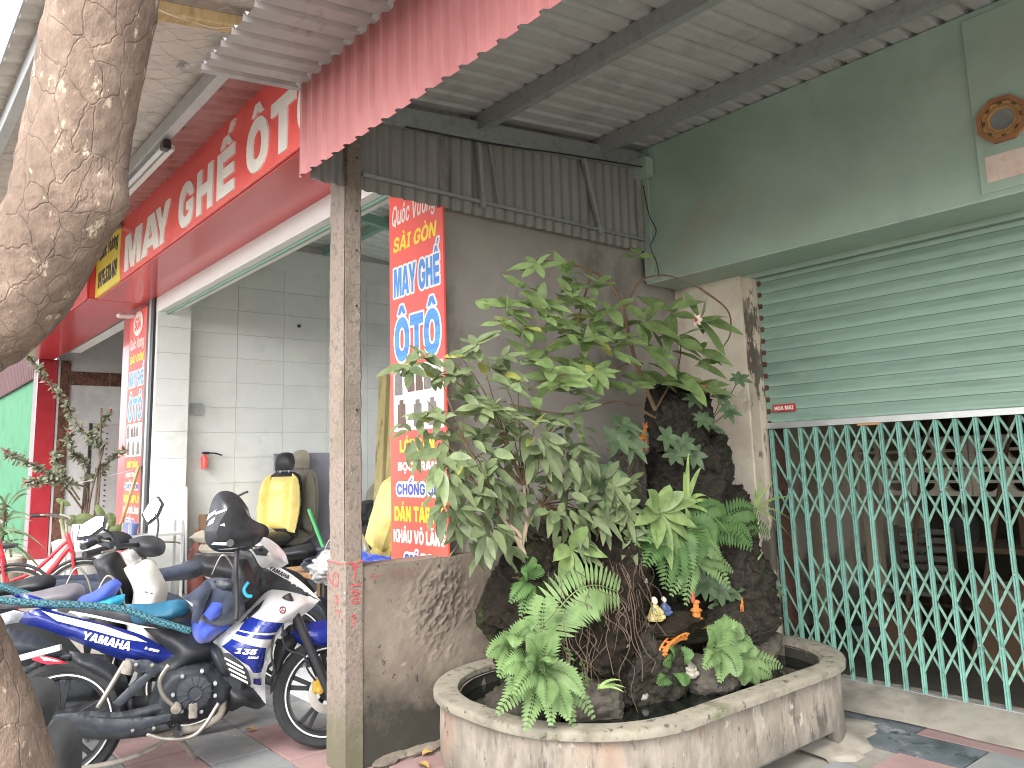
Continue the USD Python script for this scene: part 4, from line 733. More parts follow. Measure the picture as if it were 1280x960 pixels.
def foliage(th, clusters, L, W, mats, R, xc, xj, rad, stem=None, cap=300, droop=.35, stuff=None, up=.05, dens=1.0, whorl=1.45):
    extra = []; n = 0
    for y, z, k in clusters:
        c = np.array([xc + R.uniform(-xj, xj), y, z])
        for j in range(int(k*dens+.5)):
            if z > whorl and j < k*2:                                 # rosette round an upright twig end
                if j % max(k, 1) == 0: ax = unit(np.array([.25, R.normal()*.45, .75 + R.normal()*.3])); q1 = unit(np.cross(ax, (.3, .9, .2))); q2 = np.cross(ax, q1); tw = c + R.normal(size=3)*rad*.35
                a = 2*math.pi*(j % k)/k + R.uniform(-.35, .35); rd = q1*math.cos(a) + q2*math.sin(a); b = tw - ax*R.uniform(0, .05); d = unit(rd + ax*R.uniform(-.1, .55) + np.array([.12, 0, -.05])); l = L*R.uniform(.7, 1.12); o = rd
            else:
                o = rdir(R); o[0] = abs(o[0])*.8 - .15; b = c + o*rad*R.uniform(.15, 1.0)
                d = unit(o*.75 + np.array([.15, R.normal()*.35, -R.uniform(-.05, .95)]) + np.array([0, 0, up])); l = L*R.uniform(.68, 1.12)
            nn = unit(np.array([.55, -.45, .75]) + R.normal(size=3)*(.45 if z <= whorl else .2))
            m = leaf(b, d, nn, l, W*R.uniform(.8, 1.1)*l/L, R.uniform(.05, droop), R.uniform(.05, .3))
            mt = mats[0] if R.random() > .05 or len(mats) < 2 else mats[1]
            if n < cap: part(th, 'leaf', m, mt, True)
            else: extra.append(m)
            n += 1
    if extra: part(th, 'foliage', extra, mats[0], True, kind='stuff')
sb = thing('leafy_shrub', 'tall leafy shrub with pale branching stem spreading over the rockery', 'shrub', (-3.1, 2.58, .7))
trunk = curve([(-3.10, 2.56, .60), (-3.03, 2.565, .80), (-3.02, 2.56, .95), (-3.04, 2.54, 1.06)], 6); part(sb, 'stem', tube(trunk, np.linspace(.020, .014, len(trunk)), 10), m_stem, True)
forks = {'a': (-3.02, 2.40, 1.22), 'b': (-3.05, 2.58, 1.34), 'c': (-3.08, 2.72, 1.24), 'd': (-3.02, 2.46, 1.16)}
for k, p in forks.items():
    c = curve([(-3.04, 2.54, 1.04), (np.array([-3.04, 2.54, 1.04])+np.array(p))/2 + R.normal(size=3)*.02, p], 5); part(sb, 'branch', tube(c, np.linspace(.012, .007, len(c)), 8), m_stem, True)
br = []
for y, z, k in CL1:
    p = np.array([-3.03 + R.uniform(-.06, .06), y, z]); f = min(forks.values(), key=lambda q: np.linalg.norm(np.array(q)-p)); mid = (np.array(f)+p)/2 + R.normal(size=3)*.035 + np.array([0, 0, .03])
    br.append(tube(curve([f, mid, p], 4), np.linspace(.0055, .002, 9), 5))
for p in [(-3.0, 2.45, .92), (-3.0, 2.62, .90), (-2.96, 2.75, .93)]: br.append(tube(curve([(-3.025, 2.56, .86), (np.array((-3.025, 2.56, .86))+np.array(p))/2+np.array([0, 0, .02]), p], 4), np.linspace(.008, .003, 9), 6))
part(sb, 'twigs', br, m_twig, True)
foliage(sb, CL1, .122, .046, [L_shr, L_yel], R, -3.02, .13, .13, dens=1.95, whorl=1.62)
tree2 = thing('broad_leaved_plant', 'broad leaved plant fanning out high against the grey wall', 'plant', (-3.2, 3.6, 1.6))
nodes = [(-3.22, 3.80, 1.75), (-3.2, 3.62, 2.05), (-3.15, 3.45, 2.40), (-3.12, 3.2, 2.53), (-3.08, 2.75, 2.52)]
part(tree2, 'branch', tube(curve(nodes, 6), np.linspace(.014, .006, 25), 8), m_twig, True)
for p in ([(-3.15, 3.5, 2.35), (-3.12, 3.62, 2.52), (-3.1, 3.85, 2.58), (-3.05, 4.1, 2.52)], [(-3.2, 3.62, 2.05), (-3.12, 3.3, 1.95), (-3.05, 2.95, 1.92), (-3.05, 2.7, 1.86)], [(-3.18, 3.75, 1.7), (-3.1, 3.35, 1.78), (-3.05, 2.9, 1.70), (-3.04, 2.5, 1.74)], [(-3.22, 3.8, 1.75), (-3.15, 3.95, 2.0), (-3.1, 3.95, 2.2)], [(-3.12, 3.2, 2.53), (-3.06, 3.05, 2.3), (-3.05, 2.95, 2.1)], [(-3.05, 4.1, 2.52), (-3.03, 4.35, 2.40), (-3.04, 4.38, 2.25), (-3.05, 4.3, 2.15)]):
    c = curve(p, 5); part(tree2, 'branch', tube(c, np.linspace(.008, .003, len(c)), 7), m_twig, True)
foliage(tree2, CL2, .165, .058, [L_big, L_yel], R, -3.05, .10, .12, droop=.3, cap=220, dens=1.2)
CB = [(3.57, 2.30, 5), (3.79, 2.33, 6), (3.98, 2.30, 6), (3.85, 2.17, 7), (4.09, 2.17, 5), (3.68, 2.14, 6), (3.92, 2.02, 6), (4.12, 2.06, 5), (3.76, 2.0, 6), (4.0, 1.95, 5)]
foliage(tree2, CB, .265, .092, [L_big], R, -3.05, .06, .10, droop=.25, cap=80)
foliage(tree2, [(3.60, 2.66, 4)], .14, .06, [L_big], R, -3.12, .02, .05, droop=.2)
fl = thing('pale_flower', 'small pinkish white flower among the biggest leaves', 'flower', (-2.93, 3.86, 2.28))
for k in range(6): part(fl, 'petal', leaf((-2.92, 3.86, 2.27), (math.cos(k)*.4+.5, math.cos(k*1.05), math.sin(k*1.05)), (1, 0, 0), .045, .03, 0, .2, 4), mat('petal_pink', ['d8b9ae', 'e5d3c8'], 30, rough=.6) if k == 0 else '/World/Looks/petal_pink', True)
part(fl, 'centre', ell((-2.915, 3.86, 2.27), (.012, .012, .012), 1), mat('petal_red', ['a8454a'], rough=.6))
md = thing('lance_leaved_plant', 'light green lance leaved rosettes in front of the black spire', 'plant', (-2.9, 3.3, 1.0))
for (y, z, k, l) in [(3.36, 1.17, 12, .26), (3.10, 1.20, 8, .13), (3.02, 1.32, 7, .12), (3.12, 1.06, 8, .12), (2.93, 1.18, 8, .13)]:
    c = np.array([-2.86, y, z])
    for j in range(k):
        a = 2*math.pi*j/k + R.uniform(-.2, .2); d = np.array([.45*R.random()+.1, math.cos(a), math.sin(a)*.9-.1]); part(md, 'leaf', leaf(c, d, (.8, -.3, .5), l*R.uniform(.8, 1.1), l*.33, .25, .2), L_big if l > .15 else L_shr, True)
    part(md, 'stalk', tube(curve([c, c+np.array([-.08, .02, -.16]), c+np.array([-.14, .03, -.36])], 4), .006, 6), m_twig, True)
wb = thing('wide_rosette', 'low rosette of five wide leaves above the long fern frond', 'plant', (-2.95, 2.78, 1.0))
for j, a in enumerate((.2, 1.5, 2.8, 3.9, 4.7)): part(wb, 'leaf', leaf((-2.90, 2.74, 1.03), (.35, math.cos(a), math.sin(a)*.7-.1), (.8, -.2, .6), .20, .075, .3, .15), L_big, True)
part(wb, 'stalk', tube(curve([(-2.90, 2.74, 1.03), (-2.95, 2.76, .92), (-3.0, 2.8, .8)], 4), .006, 6), m_twig, True)

# ---------------------------------------------------------------- dark palmate plants
def palmate(label, whorls, base, size=.085):
    t = thing('umbrella_plant', label, 'plant', base)
    for (x, y, z) in whorls:
        c = np.array([x, y, z]); ax = unit(np.array([.8, -.35, .45]) + R.normal(size=3)*.2); s = unit(np.cross(ax, (0, 0, 1))); u = np.cross(s, ax); k = int(R.integers(6, 9))
        for j in range(k):
            a = 2*math.pi*j/k + R.uniform(-.15, .15); part(t, 'leaflet', leaf(c, s*math.cos(a)+u*math.sin(a)+ax*.25, ax, size*R.uniform(.8, 1.15), size*.42, .2, .2, 5), L_sch, True)
        b = np.asarray(base, float); part(t, 'stalk', tube(curve([c, (c+b)/2+np.array([.02, .03, .02]), b], 5), .0035, 5), m_twig, True)
palmate('dark umbrella plant high on the spire reaching over the cream pier', [(-2.98, 4.35, 1.94), (-3.0, 4.17, 1.83), (-3.0, 4.24, 1.74), (-3.02, 3.93, 1.80), (-3.0, 3.97, 1.68), (-2.98, 4.06, 1.62)], (-3.12, 4.1, 1.60), .085)
palmate('dark umbrella plant on the left flank of the spire', [(-2.98, 3.61, 1.57), (-2.98, 3.75, 1.53), (-2.98, 3.66, 1.47), (-2.98, 3.84, 1.47)], (-3.12, 3.9, 1.42), .10)
palmate('grey green umbrella plant left of the pale upright stone', [(-3.02, 3.30, 1.64), (-3.02, 3.24, 1.56), (-3.02, 3.34, 1.55)], (-3.2, 3.5, 1.35), .12)
palmate('dark umbrella plant low in the middle beside the pale stone', [(-3.0, 3.16, 1.38), (-2.98, 3.05, 1.36), (-3.0, 3.22, 1.30)], (-3.15, 3.3, 1.1), .11)
palmate('dark umbrella plant at the foot of the spire', [(-2.95, 3.82, .74), (-2.93, 3.92, .70), (-2.92, 4.02, .68), (-2.93, 3.96, .60)], (-3.0, 4.0, .52), .10)
palmate('dark umbrella plant touching the cream pier low down', [(-2.94, 4.36, .72), (-2.93, 4.44, .66), (-2.94, 4.33, .62)], (-3.02, 4.34, .5), .10)

# ---------------------------------------------------------------- ferns
def frond(b, tip, lift, W, R, n=15, wid=.022):
    'an arched frond from b to tip whose leaflets spread towards the light in front'
    b, tip = np.asarray(b, float), np.asarray(tip, float); mid = (b+tip)/2 + np.array([.05, 0, lift]); t = np.linspace(0, 1, n+3)[:, None]
    c = (1-t)**2*b + 2*t*(1-t)*mid + t*t*tip; out = [tube(c, np.linspace(.0028, .001, len(c)), 4)]; V = unit(np.array([.80, -.45, .35]) + R.normal(size=3)*.18)
    for i in range(1, n+3):
        T = unit(c[min(i+1, n+2)]-c[i-1]); s_ = unit(np.cross(T, V)); N = unit(np.cross(s_, T)); u = i/(n+2); w = W*(math.sin(math.pi*min(.08+u**.8*.9, 1))**.65)*(1-.35*u) + .006
        for g in (-1, 1): out.append(leaf(c[i], s_*g*.88 + T*.5 - N*.12, N, w*R.uniform(.9, 1.08), wid*(.55+.45*w/W), .10, .12, 4, .8))
    return out
def fern(label, base, tips, m, W=.075, lift=.08, n=15, wid=.020):
    t = thing('fern', label, 'fern', base)
    for q in tips:
        part(t, 'frond', frond(np.asarray(base, float) + R.normal(size=3)*.012, np.asarray(q, float), lift*R.uniform(.7, 1.3), W*R.uniform(.85, 1.1), R, n, wid), m, True)
fern('bright green fern clump at the near left end of the pond', (-2.68, 2.30, .56), [(-2.50,2.34,.40),(-2.50,2.09,.44),(-2.52,1.97,.52),(-2.52,2.47,.40),(-2.54,2.02,.66),(-2.56,2.28,.76),(-2.54,2.14,.76),(-2.48,2.20,.44),(-2.50,2.04,.58),(-2.48,2.29,.44),(-2.46,2.16,.52),(-2.50,2.40,.50),(-2.52,2.24,.66),(-2.50,2.10,.68)], L_frn, .075, .08, 15, .020)
fern('small bright fern behind the near clump under the mossy rock', (-2.78, 2.22, .66), [(-2.62, 2.06, .62), (-2.62, 2.14, .72), (-2.62, 2.24, .78), (-2.60, 2.10, .56), (-2.64, 2.02, .70)], L_frn, .07, .09, 14, .018)
t = thing('fern', 'long arching fern frond across the middle of the rockery', 'fern', (-2.74, 2.44, .66))
for pts, W in (([(-2.76, 2.44, .66), (-2.73, 2.48, .79), (-2.71, 2.58, .87), (-2.70, 2.70, .885), (-2.70, 2.84, .84)], .15), ([(-2.76, 2.44, .66), (-2.74, 2.40, .76), (-2.72, 2.40, .86)], .10)):
    c = curve(pts, 6); out = [tube(c, np.linspace(.004, .0015, len(c)), 5)]; V = unit((.85, -.4, .3))
    for k in range(2, len(c), 1):
        T = unit(c[min(k+1, len(c)-1)]-c[k-1]); s_ = unit(np.cross(T, V)); u = k/len(c); w = W*(math.sin(math.pi*min(.2+u*.72, 1))**.6)
        for g in (-1, 1): out.append(leaf(c[k], s_*g + T*.22, unit(np.cross(s_, T)), w*R.uniform(.92, 1.05), .020, .12, .12, 5, .7))
    part(t, 'frond', out, L_frn, True)
fern('palm like bright fern on the grey stone at the right of the pond', (-2.64, 3.46, .47), [(-2.52,3.23,.46),(-2.52,3.27,.63),(-2.52,3.40,.67),(-2.52,3.56,.58),(-2.52,3.34,.38),(-2.50,3.46,.62),(-2.52,3.62,.50),(-2.48,3.42,.40)], L_frn, .075, .07, 12, .022)
fern('bright fern low at the pond rim beyond the palm like fern', (-2.62, 3.58, .40), [(-2.50,3.50,.34),(-2.50,3.74,.33),(-2.50,3.84,.36),(-2.52,3.66,.46),(-2.50,3.62,.32)], L_frn, .065, .06, 12, .02)
fern('green fern in the water cave left of the fisherman', (-2.74, 3.22, .42), [(-2.60,2.98,.42),(-2.60,3.09,.55),(-2.60,3.24,.50),(-2.60,3.17,.38),(-2.60,3.03,.50)], L_frd, .06, .05, 12, .018)
fern('dark green ferns hanging at the middle of the black spire', (-2.92, 3.66, 1.05), [(-2.80,3.57,.88),(-2.80,3.74,.98),(-2.80,4.06,1.02),(-2.80,3.86,1.16),(-2.80,4.08,.92)], L_frd, .105, .10, 16, .020)
fern('dark green ferns spilling left below the lance leaved rosette', (-2.92, 3.50, 1.04), [(-2.80,3.16,.92),(-2.78,3.28,.80),(-2.78,3.40,.76),(-2.80,3.20,1.04),(-2.78,3.50,.86)], L_frd, .11, .10, 16, .022)
fern('yellow green fern fronds low on the spire above the umbrella plant', (-2.90, 3.60, .95), [(-2.78,3.33,.76),(-2.78,3.44,.70),(-2.78,3.86,.82),(-2.78,3.76,.90),(-2.78,3.82,.74)], L_frn, .09, .07, 14, .022)
fern('small fern on the left shoulder of the mossy rock', (-2.97, 2.50, .90), [(-2.88, 2.34, .84), (-2.86, 2.40, .96), (-2.88, 2.50, .98), (-2.86, 2.38, .78)], L_frd, .06, .05, 12, .016)
fern('dark fern fanning right over the waist of the black spire', (-2.94, 3.98, 1.06), [(-2.82,4.22,1.10),(-2.82,4.34,.98),(-2.82,4.12,.94)], L_frd, .10, .10, 15, .018)
fern('green fern tucked left of the pale upright stone', (-2.98, 3.42, 1.04), [(-2.86, 3.18, .98), (-2.86, 3.30, 1.14), (-2.86, 3.12, 1.08)], L_frd, .09, .08, 14, .02)
# ---------------------------------------------------------------- strap leaved plants
def straps(label, base, dirs, w=.022):
    t = thing('strap_plant', label, 'plant', base)
    for d, L, dr in dirs: part(t, 'leaf', leaf(base, d, (.6, -.3, .7), L, w, dr, .3, 10, .7), L_str, True)
straps('spider plant with arching straps on the black spire', np.array([-2.92, 3.66, 1.18]), [((.1, .05, 1), .32, .05), ((.2, .75, .9), .42, .95), ((.3, .8, .5), .30, .6), ((.2, .25, 1), .34, .3), ((.4, .4, .1), .25, .9), ((.1, -.1, .9), .22, .1), ((.2, -.05, -1), .35, .0), ((.3, .1, -.9), .3, .1)], .03)
straps('strap leaved plant leaning over the cream pier', np.array([-2.98, 4.42, 1.12]), [((.3, .35, .9), .30, .3), ((.3, .8, .5), .38, .35), ((.2, .1, 1), .25, .1), ((.4, .8, .2), .34, .7), ((.4, .5, -.1), .25, .8), ((.2, -.2, .9), .2, .3)], .018)
straps('short strap leaved tuft low at the right of the spire', np.array([-2.92, 4.14, .68]), [((.2, .6, .9), .3, .15), ((.2, -.3, .8), .2, .2), ((.3, .2, 1), .2, .2), ((.3, .8, .5), .22, .4)], .02)
straps('small strap leaved tuft at the foot of the grey boulder', np.array([-2.68, 2.66, .44]), [((.3, .6, .6), .16, .5), ((.4, -.3, .6), .14, .6), ((.5, .3, .3), .14, .5), ((.2, .9, .3), .16, .4)], .014)
rt = thing('hanging_roots', 'tangle of thin aerial roots over the rocks', 'roots', (-2.85, 2.8, .6))
for i in range(110):
    y = R.uniform(2.46, 3.12); z0 = R.uniform(.6, .98); x0 = -2.84 + .16*R.random(); L = R.uniform(.12, .40)
    P = [(x0, y, z0)]
    for k in range(4): P.append((P[-1][0] + R.normal()*.022 + .006, P[-1][1] + R.normal()*.04, P[-1][2] - L/4))
    part(rt, 'root', tube(curve(P, 4), R.uniform(.001, .0028), 4), m_root, True)
vn = thing('creeper', 'thin creeper with small leaves trailing down the rock', 'creeper', (-2.8, 2.5, .7))
for yy in (2.55, 2.62):
    P = curve([(-2.88, yy, .80), (-2.80, yy-.01, .68), (-2.76, yy+.02, .56), (-2.72, yy, .46)], 6); part(vn, 'stem', tube(P, .002, 4), m_twig, True)
    for k in range(len(P)): part(vn, 'leaf', leaf(P[k], (.5, R.normal(), .2*R.normal()), (.7, 0, .6), .035, .018, .2, .1, 3), L_frd, True)
# ---------------------------------------------------------------- figurines
m_or = mat('orange_glaze', ['a8602b', 'b87739'], 20, rough=.3, coat=.4); m_cel = mat('painted_clay', ['8d8350', 'b5a468', '6b7457'], 40, rough=.4, coat=.2); m_blu = mat('blue_glaze', ['39466a', '4d5d86'], 30, rough=.35); m_skin = mat('clay_cream', ['cdb89c', 'dccbb2'], 20, rough=.5); m_grc = mat('grey_clay', ['8d887b', 'a39d8e'], 30, rough=.6)
def seated(name, label, p, s, m, hat=False):
    t = thing(name, label, 'figurine', p); x, y, z = p; Lp = lambda a, b, c: (x+a*s, y+b*s, z+c*s)
    part(t, 'robe', lathe([(0, 0), (.42*s, 0), (.46*s, .12*s), (.34*s, .35*s), (.25*s, .6*s), (.16*s, .78*s), (0, .82*s)], 16, p), m, 40)
    part(t, 'knees', [ell(Lp(.3, -.2, .18), (.2*s, .16*s, .14*s), 2), ell(Lp(.3, .22, .18), (.2*s, .16*s, .14*s), 2)], m, True)
    part(t, 'arms', [tube(curve([Lp(0, -.26, .62), Lp(.22, -.3, .42), Lp(.38, -.08, .38)], 4), .075*s, 8), tube(curve([Lp(0, .26, .62), Lp(.22, .3, .42), Lp(.38, .1, .38)], 4), .075*s, 8)], m, True)
    h = part(t, 'head', ell(Lp(.03, 0, .98), (.15*s, .14*s, .18*s), 2), m_skin, True)
    part(h, 'nose', ell(Lp(.18, 0, .97), (.03*s, .025*s, .04*s), 1), m_skin, True); part(h, 'eyes', [ell(Lp(.16, e*.055, 1.02), (.015*s, .02*s, .015*s), 1) for e in (-1, 1)], m_black, True)
    part(h, 'hair', ell(Lp(-.03, 0, 1.05), (.15*s, .15*s, .15*s), 2), m_grc if hat else m_skin, True)
    if hat: part(t, 'hat', lathe([(.26*s, 0), (.14*s, .06*s), (.03*s, .16*s), (0, .17*s)], 16, Lp(0, 0, 1.09)), m_grc, True)
seated('seated_figurine', 'white headed figurine in painted yellow green robe on the flat ledge', (-2.76, 3.17, .655), .095, m_cel)
seated('seated_figurine', 'blue robed figurine beside the white headed one on the ledge', (-2.80, 3.29, .66), .075, m_blu)
seated('fisherman_figurine', 'grey fisherman figurine with hat sitting low at the water', (-2.66, 3.28, .385), .095, m_grc, True)
br_ = thing('bridge_figurine', 'orange arched toy bridge under the flat ledge', 'figurine', (-2.68, 3.14, .52))
a = np.linspace(.15, math.pi*.62, 12); P = np.c_[np.full(12, -2.66), 3.19-.10*np.cos(a*1.2+.2), .50+.075*np.sin(a)]
part(br_, 'deck', tube(P, .014, 8), m_or, True)
for s_ in (-.022, .022): part(br_, 'rail', tube(P+np.array([s_, 0, .022]), .005, 6), m_or, True)
for k in range(0, 12, 2): part(br_, 'step', bar(P[k]+np.array([-.024, 0, .013]), P[k]+np.array([.024, 0, .013]), .012, .01), m_or)
pg = thing('pagoda_figurine', 'small orange pagoda with red top on the dark ledge rock', 'figurine', (-2.70, 3.42, .60))
for k, (r_, z_) in enumerate(((.036, .60), (.028, .645), (.02, .685))):
    part(pg, 'storey', lathe([(0, 0), (r_*.75, 0), (r_*.75, .028), (r_*1.15, .03), (r_*.8, .042), (0, .045)], 8, (-2.70, 3.42, z_)), m_or, 30)
part(pg, 'spire', lathe([(0, 0), (.012, 0), (.008, .02), (.002, .05), (0, .052)], 8, (-2.70, 3.40, .725)), mat('red_glaze', ['a83a30'], rough=.3)); part(pg, 'base', rock_mesh((-2.70, 3.44, .595), (.035, .045, .012), 3, 2, .2), m_or, True)
def deer(label, p, s, rot):
    t = thing('orange_animal_figurine', label, 'figurine', p); x, y, z = p; cr, sr = math.cos(rot), math.sin(rot); Lp = lambda a, b, c: (x + (a*cr-b*sr)*s, y + (a*sr+b*cr)*s, z + c*s)
    part(t, 'body', [tube(curve([Lp(0, -.35, .55), Lp(0, 0, .60), Lp(0, .3, .62)], 5), [.13*s]*2 + [.17*s]*7 + [.15*s]*2, 10), tube(curve([Lp(0, .25, .65), Lp(0, .42, .9), Lp(0, .5, 1.1)], 4), np.linspace(.13*s, .08*s, 9), 8), ell(Lp(0, .58, 1.14), (.09*s, .14*s, .09*s), 2), tube([Lp(0, -.4, .6), Lp(0, -.5, .5)], .04*s, 6)], m_or, True)
    for a_, b_ in ((-.1, -.3), (.1, -.3), (-.1, .26), (.1, .26)): part(t, 'leg', tube(curve([Lp(a_, b_, .55), Lp(a_, b_+.03, .25), Lp(a_, b_, 0)], 3), np.linspace(.07*s, .04*s, 7), 6), m_or, True)
    part(t, 'ears', [tube([Lp(e*.05, .52, 1.2), Lp(e*.13, .46, 1.36)], np.array([.04*s, .012*s]), 6) for e in (-1, 1)], m_or, True)
deer('orange animal figurine standing on the pale upright stone', (-3.22, 3.66, 1.50), .13, .3)
deer('orange animal figurine half hidden beside the low umbrella plant', (-3.06, 3.0, 1.25), .09, -.4)
deer('orange animal figurine high on the spire under the big leaves', (-3.02, 4.02, 1.84), .08, 1.2)
deer('small orange animal figurine on the dark shelf at the far end', (-2.76, 3.90, .60), .055, .5)
deer('small orange animal figurine above the root covered rock', (-2.92, 3.02, 1.06), .05, .9)
# leaf litter
m_lit = mat('dry_leaf', ['8a6a3c', 'a98a4c', '6f4f38'], 20, rough=.8)
for i, (x, y, l) in enumerate(((-3.55, 2.26, 'brown dry leaf on the ground between post and pond'), (-4.42, 2.02, 'yellowish dry leaf on the paving by the front wheel'), (-4.62, 1.88, 'small brown dry leaf on the paving under the front fairing'), (-4.35, 2.3, 'brown dry leaf behind the front wheel'), (-3.62, 2.34, 'curled dry leaf at the foot of the low wall'))):
    solo('fallen_leaf', leaf((x, y, .012), (math.cos(i*2), math.sin(i*2), .12), (0, .2, 1), .11 if i < 2 else .07, .05, .1, .5), m_lit, l, 'leaf', True)
# ---------------------------------------------------------------- crown of the street tree
R2 = np.random.default_rng(5); cr = []
for c, n in (((-3.5, -.6, 6.3), 420), ((-2.6, .9, 7.3), 320), ((-.6, 1.4, 7.0), 320), ((-4.4, .2, 6.6), 260)):
    for _ in range(n):
        o = rdir(R2)*R2.uniform(.2, 1)**.6*np.array([1.3, 1.1, .8]); cr.append(leaf(np.array(c)+o, rdir(R2)+np.array([0, 0, -.4]), (0, 0, 1), .16, .06, .2, .1, 3))
part(tr, 'crown', cr, L_shr, True, kind='stuff')
cr = []
sprig = curve([(-5.15, .02, 4.75), (-5.10, .10, 4.45), (-5.05, .18, 4.2)], 8)

part(tr, 'hanging_twig', [tube(curve([(-5.6, -.2, 5.4), (-5.4, .05, 5.0), (-5.25, .22, 4.75)], 5), .01, 6)] + [leaf(np.array([-5.3, .12, 4.85])+R2.normal(size=3)*.12, np.array([.1, .2, -.8])+R2.normal(size=3)*.4, rdir(R2), .28, .03, .2, .1, 5) for _ in range(60)], L_str, True, kind='stuff')
# ================================================================ motorbikes
m_tyre = mat('tyre', ['1b1b1c', '262627'], 15, rough=.85, bump=.3, bscale=60); m_rimb = mat('black_rim', ['1a1b1d'], rough=.4); m_stripe = mat('white_stripe', ['d8d6d2', 'c9c7c3'], 10, rough=.4)
m_bblue = mat('metallic_blue', ['152064', '192770', '111a55'], 4, rough=.22, metal=.2, coat=.6); m_bwhite = mat('pearl_white', ['b4b3b1', 'bfbdbb'], 4, rough=.25, coat=.5)
m_bblk = mat('matt_black_plastic', ['17181a', '1e1f22'], 14, rough=.5, bump=.05, bscale=60); m_bgry = mat('dark_grey_plastic', ['202328', '292c32'], 10, rough=.45); m_seat = mat('seat_vinyl', ['2c2c30', '343438'], 10, rough=.55, bump=.1, bscale=60)
m_seatg = mat('grey_seat_vinyl', ['5a565a', '666266'], 8, rough=.55, bump=.1, bscale=60); m_teal = mat('teal_cover', ['184a62', '1e566e', '143f55'], 6, rough=.6); m_silver = mat('silver_plastic', ['a9a7a5', 'b8b6b3'], 6, rough=.3, metal=.3, coat=.3)
m_chrome = mat('worn_chrome', ['8b867c', '9d988e'], 15, rough=.3, metal=.8); m_eng = mat('engine_grey', ['222427', '2e3135', '1a1c1f'], 16, rough=.5, metal=.4, bump=.2, bscale=60); m_gold = mat('gold_caliper', ['b08f3f'], rough=.35, metal=.6); m_disc = mat('brake_disc', ['bfb9ae'], 20, rough=.3, metal=.8)
m_mud = mat('dusty_metal', ['6d665e', '7d766c', '59534c'], 14, rough=.7); m_lens = mat('clear_lens', ['9fa3a6', 'c2c5c7'], 6, rough=.08, coat=.6); m_mirr = mat('mirror_sky', ['d9dde0'], rough=.05, metal=.9); m_blkc = mat('black_cloth', ['121213', '1b1b1d'], 10, rough=.85, bump=.15, bscale=50); m_labr = mat('red_label', ['b3263a'], rough=.4)
usdkit.material(stage, '/World/Looks/checked_trim', {'g': ('geometry', {}), 'c': ('checker_texture', {'scale': 90, 'color1': lin('16272e'), 'color2': lin('2f6a76')}), 'p': ('principled_bsdf', {'roughness': .7})}, [('g.position', 'c.vector'), ('c.color', 'p.base_color')], surface='p.BSDF')
m_chk = '/World/Looks/checked_trim'; m_navy = mat('navy_cloth', ['151c2b', '1e273b', '101622'], 7, rough=.9, sheen=.3, bump=.2, bscale=70); m_royal = mat('royal_blue_cloth', ['1f3794', '2945a8', '182b7c'], 7, rough=.75, sheen=.3, bump=.2, bscale=60)
m_cyan = mat('cyan_cloth', ['1f7f9c', '2a93b0'], 7, rough=.8)
HD = np.array([.3086, .9512, 0]); NRM = np.array([.9512, -.3086, 0])        # heading, and the bike's right hand side
def bike_M(org, lean=0.0, head=None):
    h = HD if head is None else unit(head); l = np.array([-h[1], h[0], 0]); up = np.array([0, 0, 1.0]); u2 = up*math.cos(lean) + l*math.sin(lean); l2 = l*math.cos(lean) - up*math.sin(lean)
    M = np.eye(4); M[:3, 0], M[:3, 1], M[:3, 2], M[:3, 3] = h, l2, u2, org; return M
FR = ((0, 0, 0), (1, 0, 0), (0, 0, 1), (0, -1, 0))                          # (s, u, t) of a bike to its own x, y, z
def P3(s, u, t): return np.array([s, -t, u])
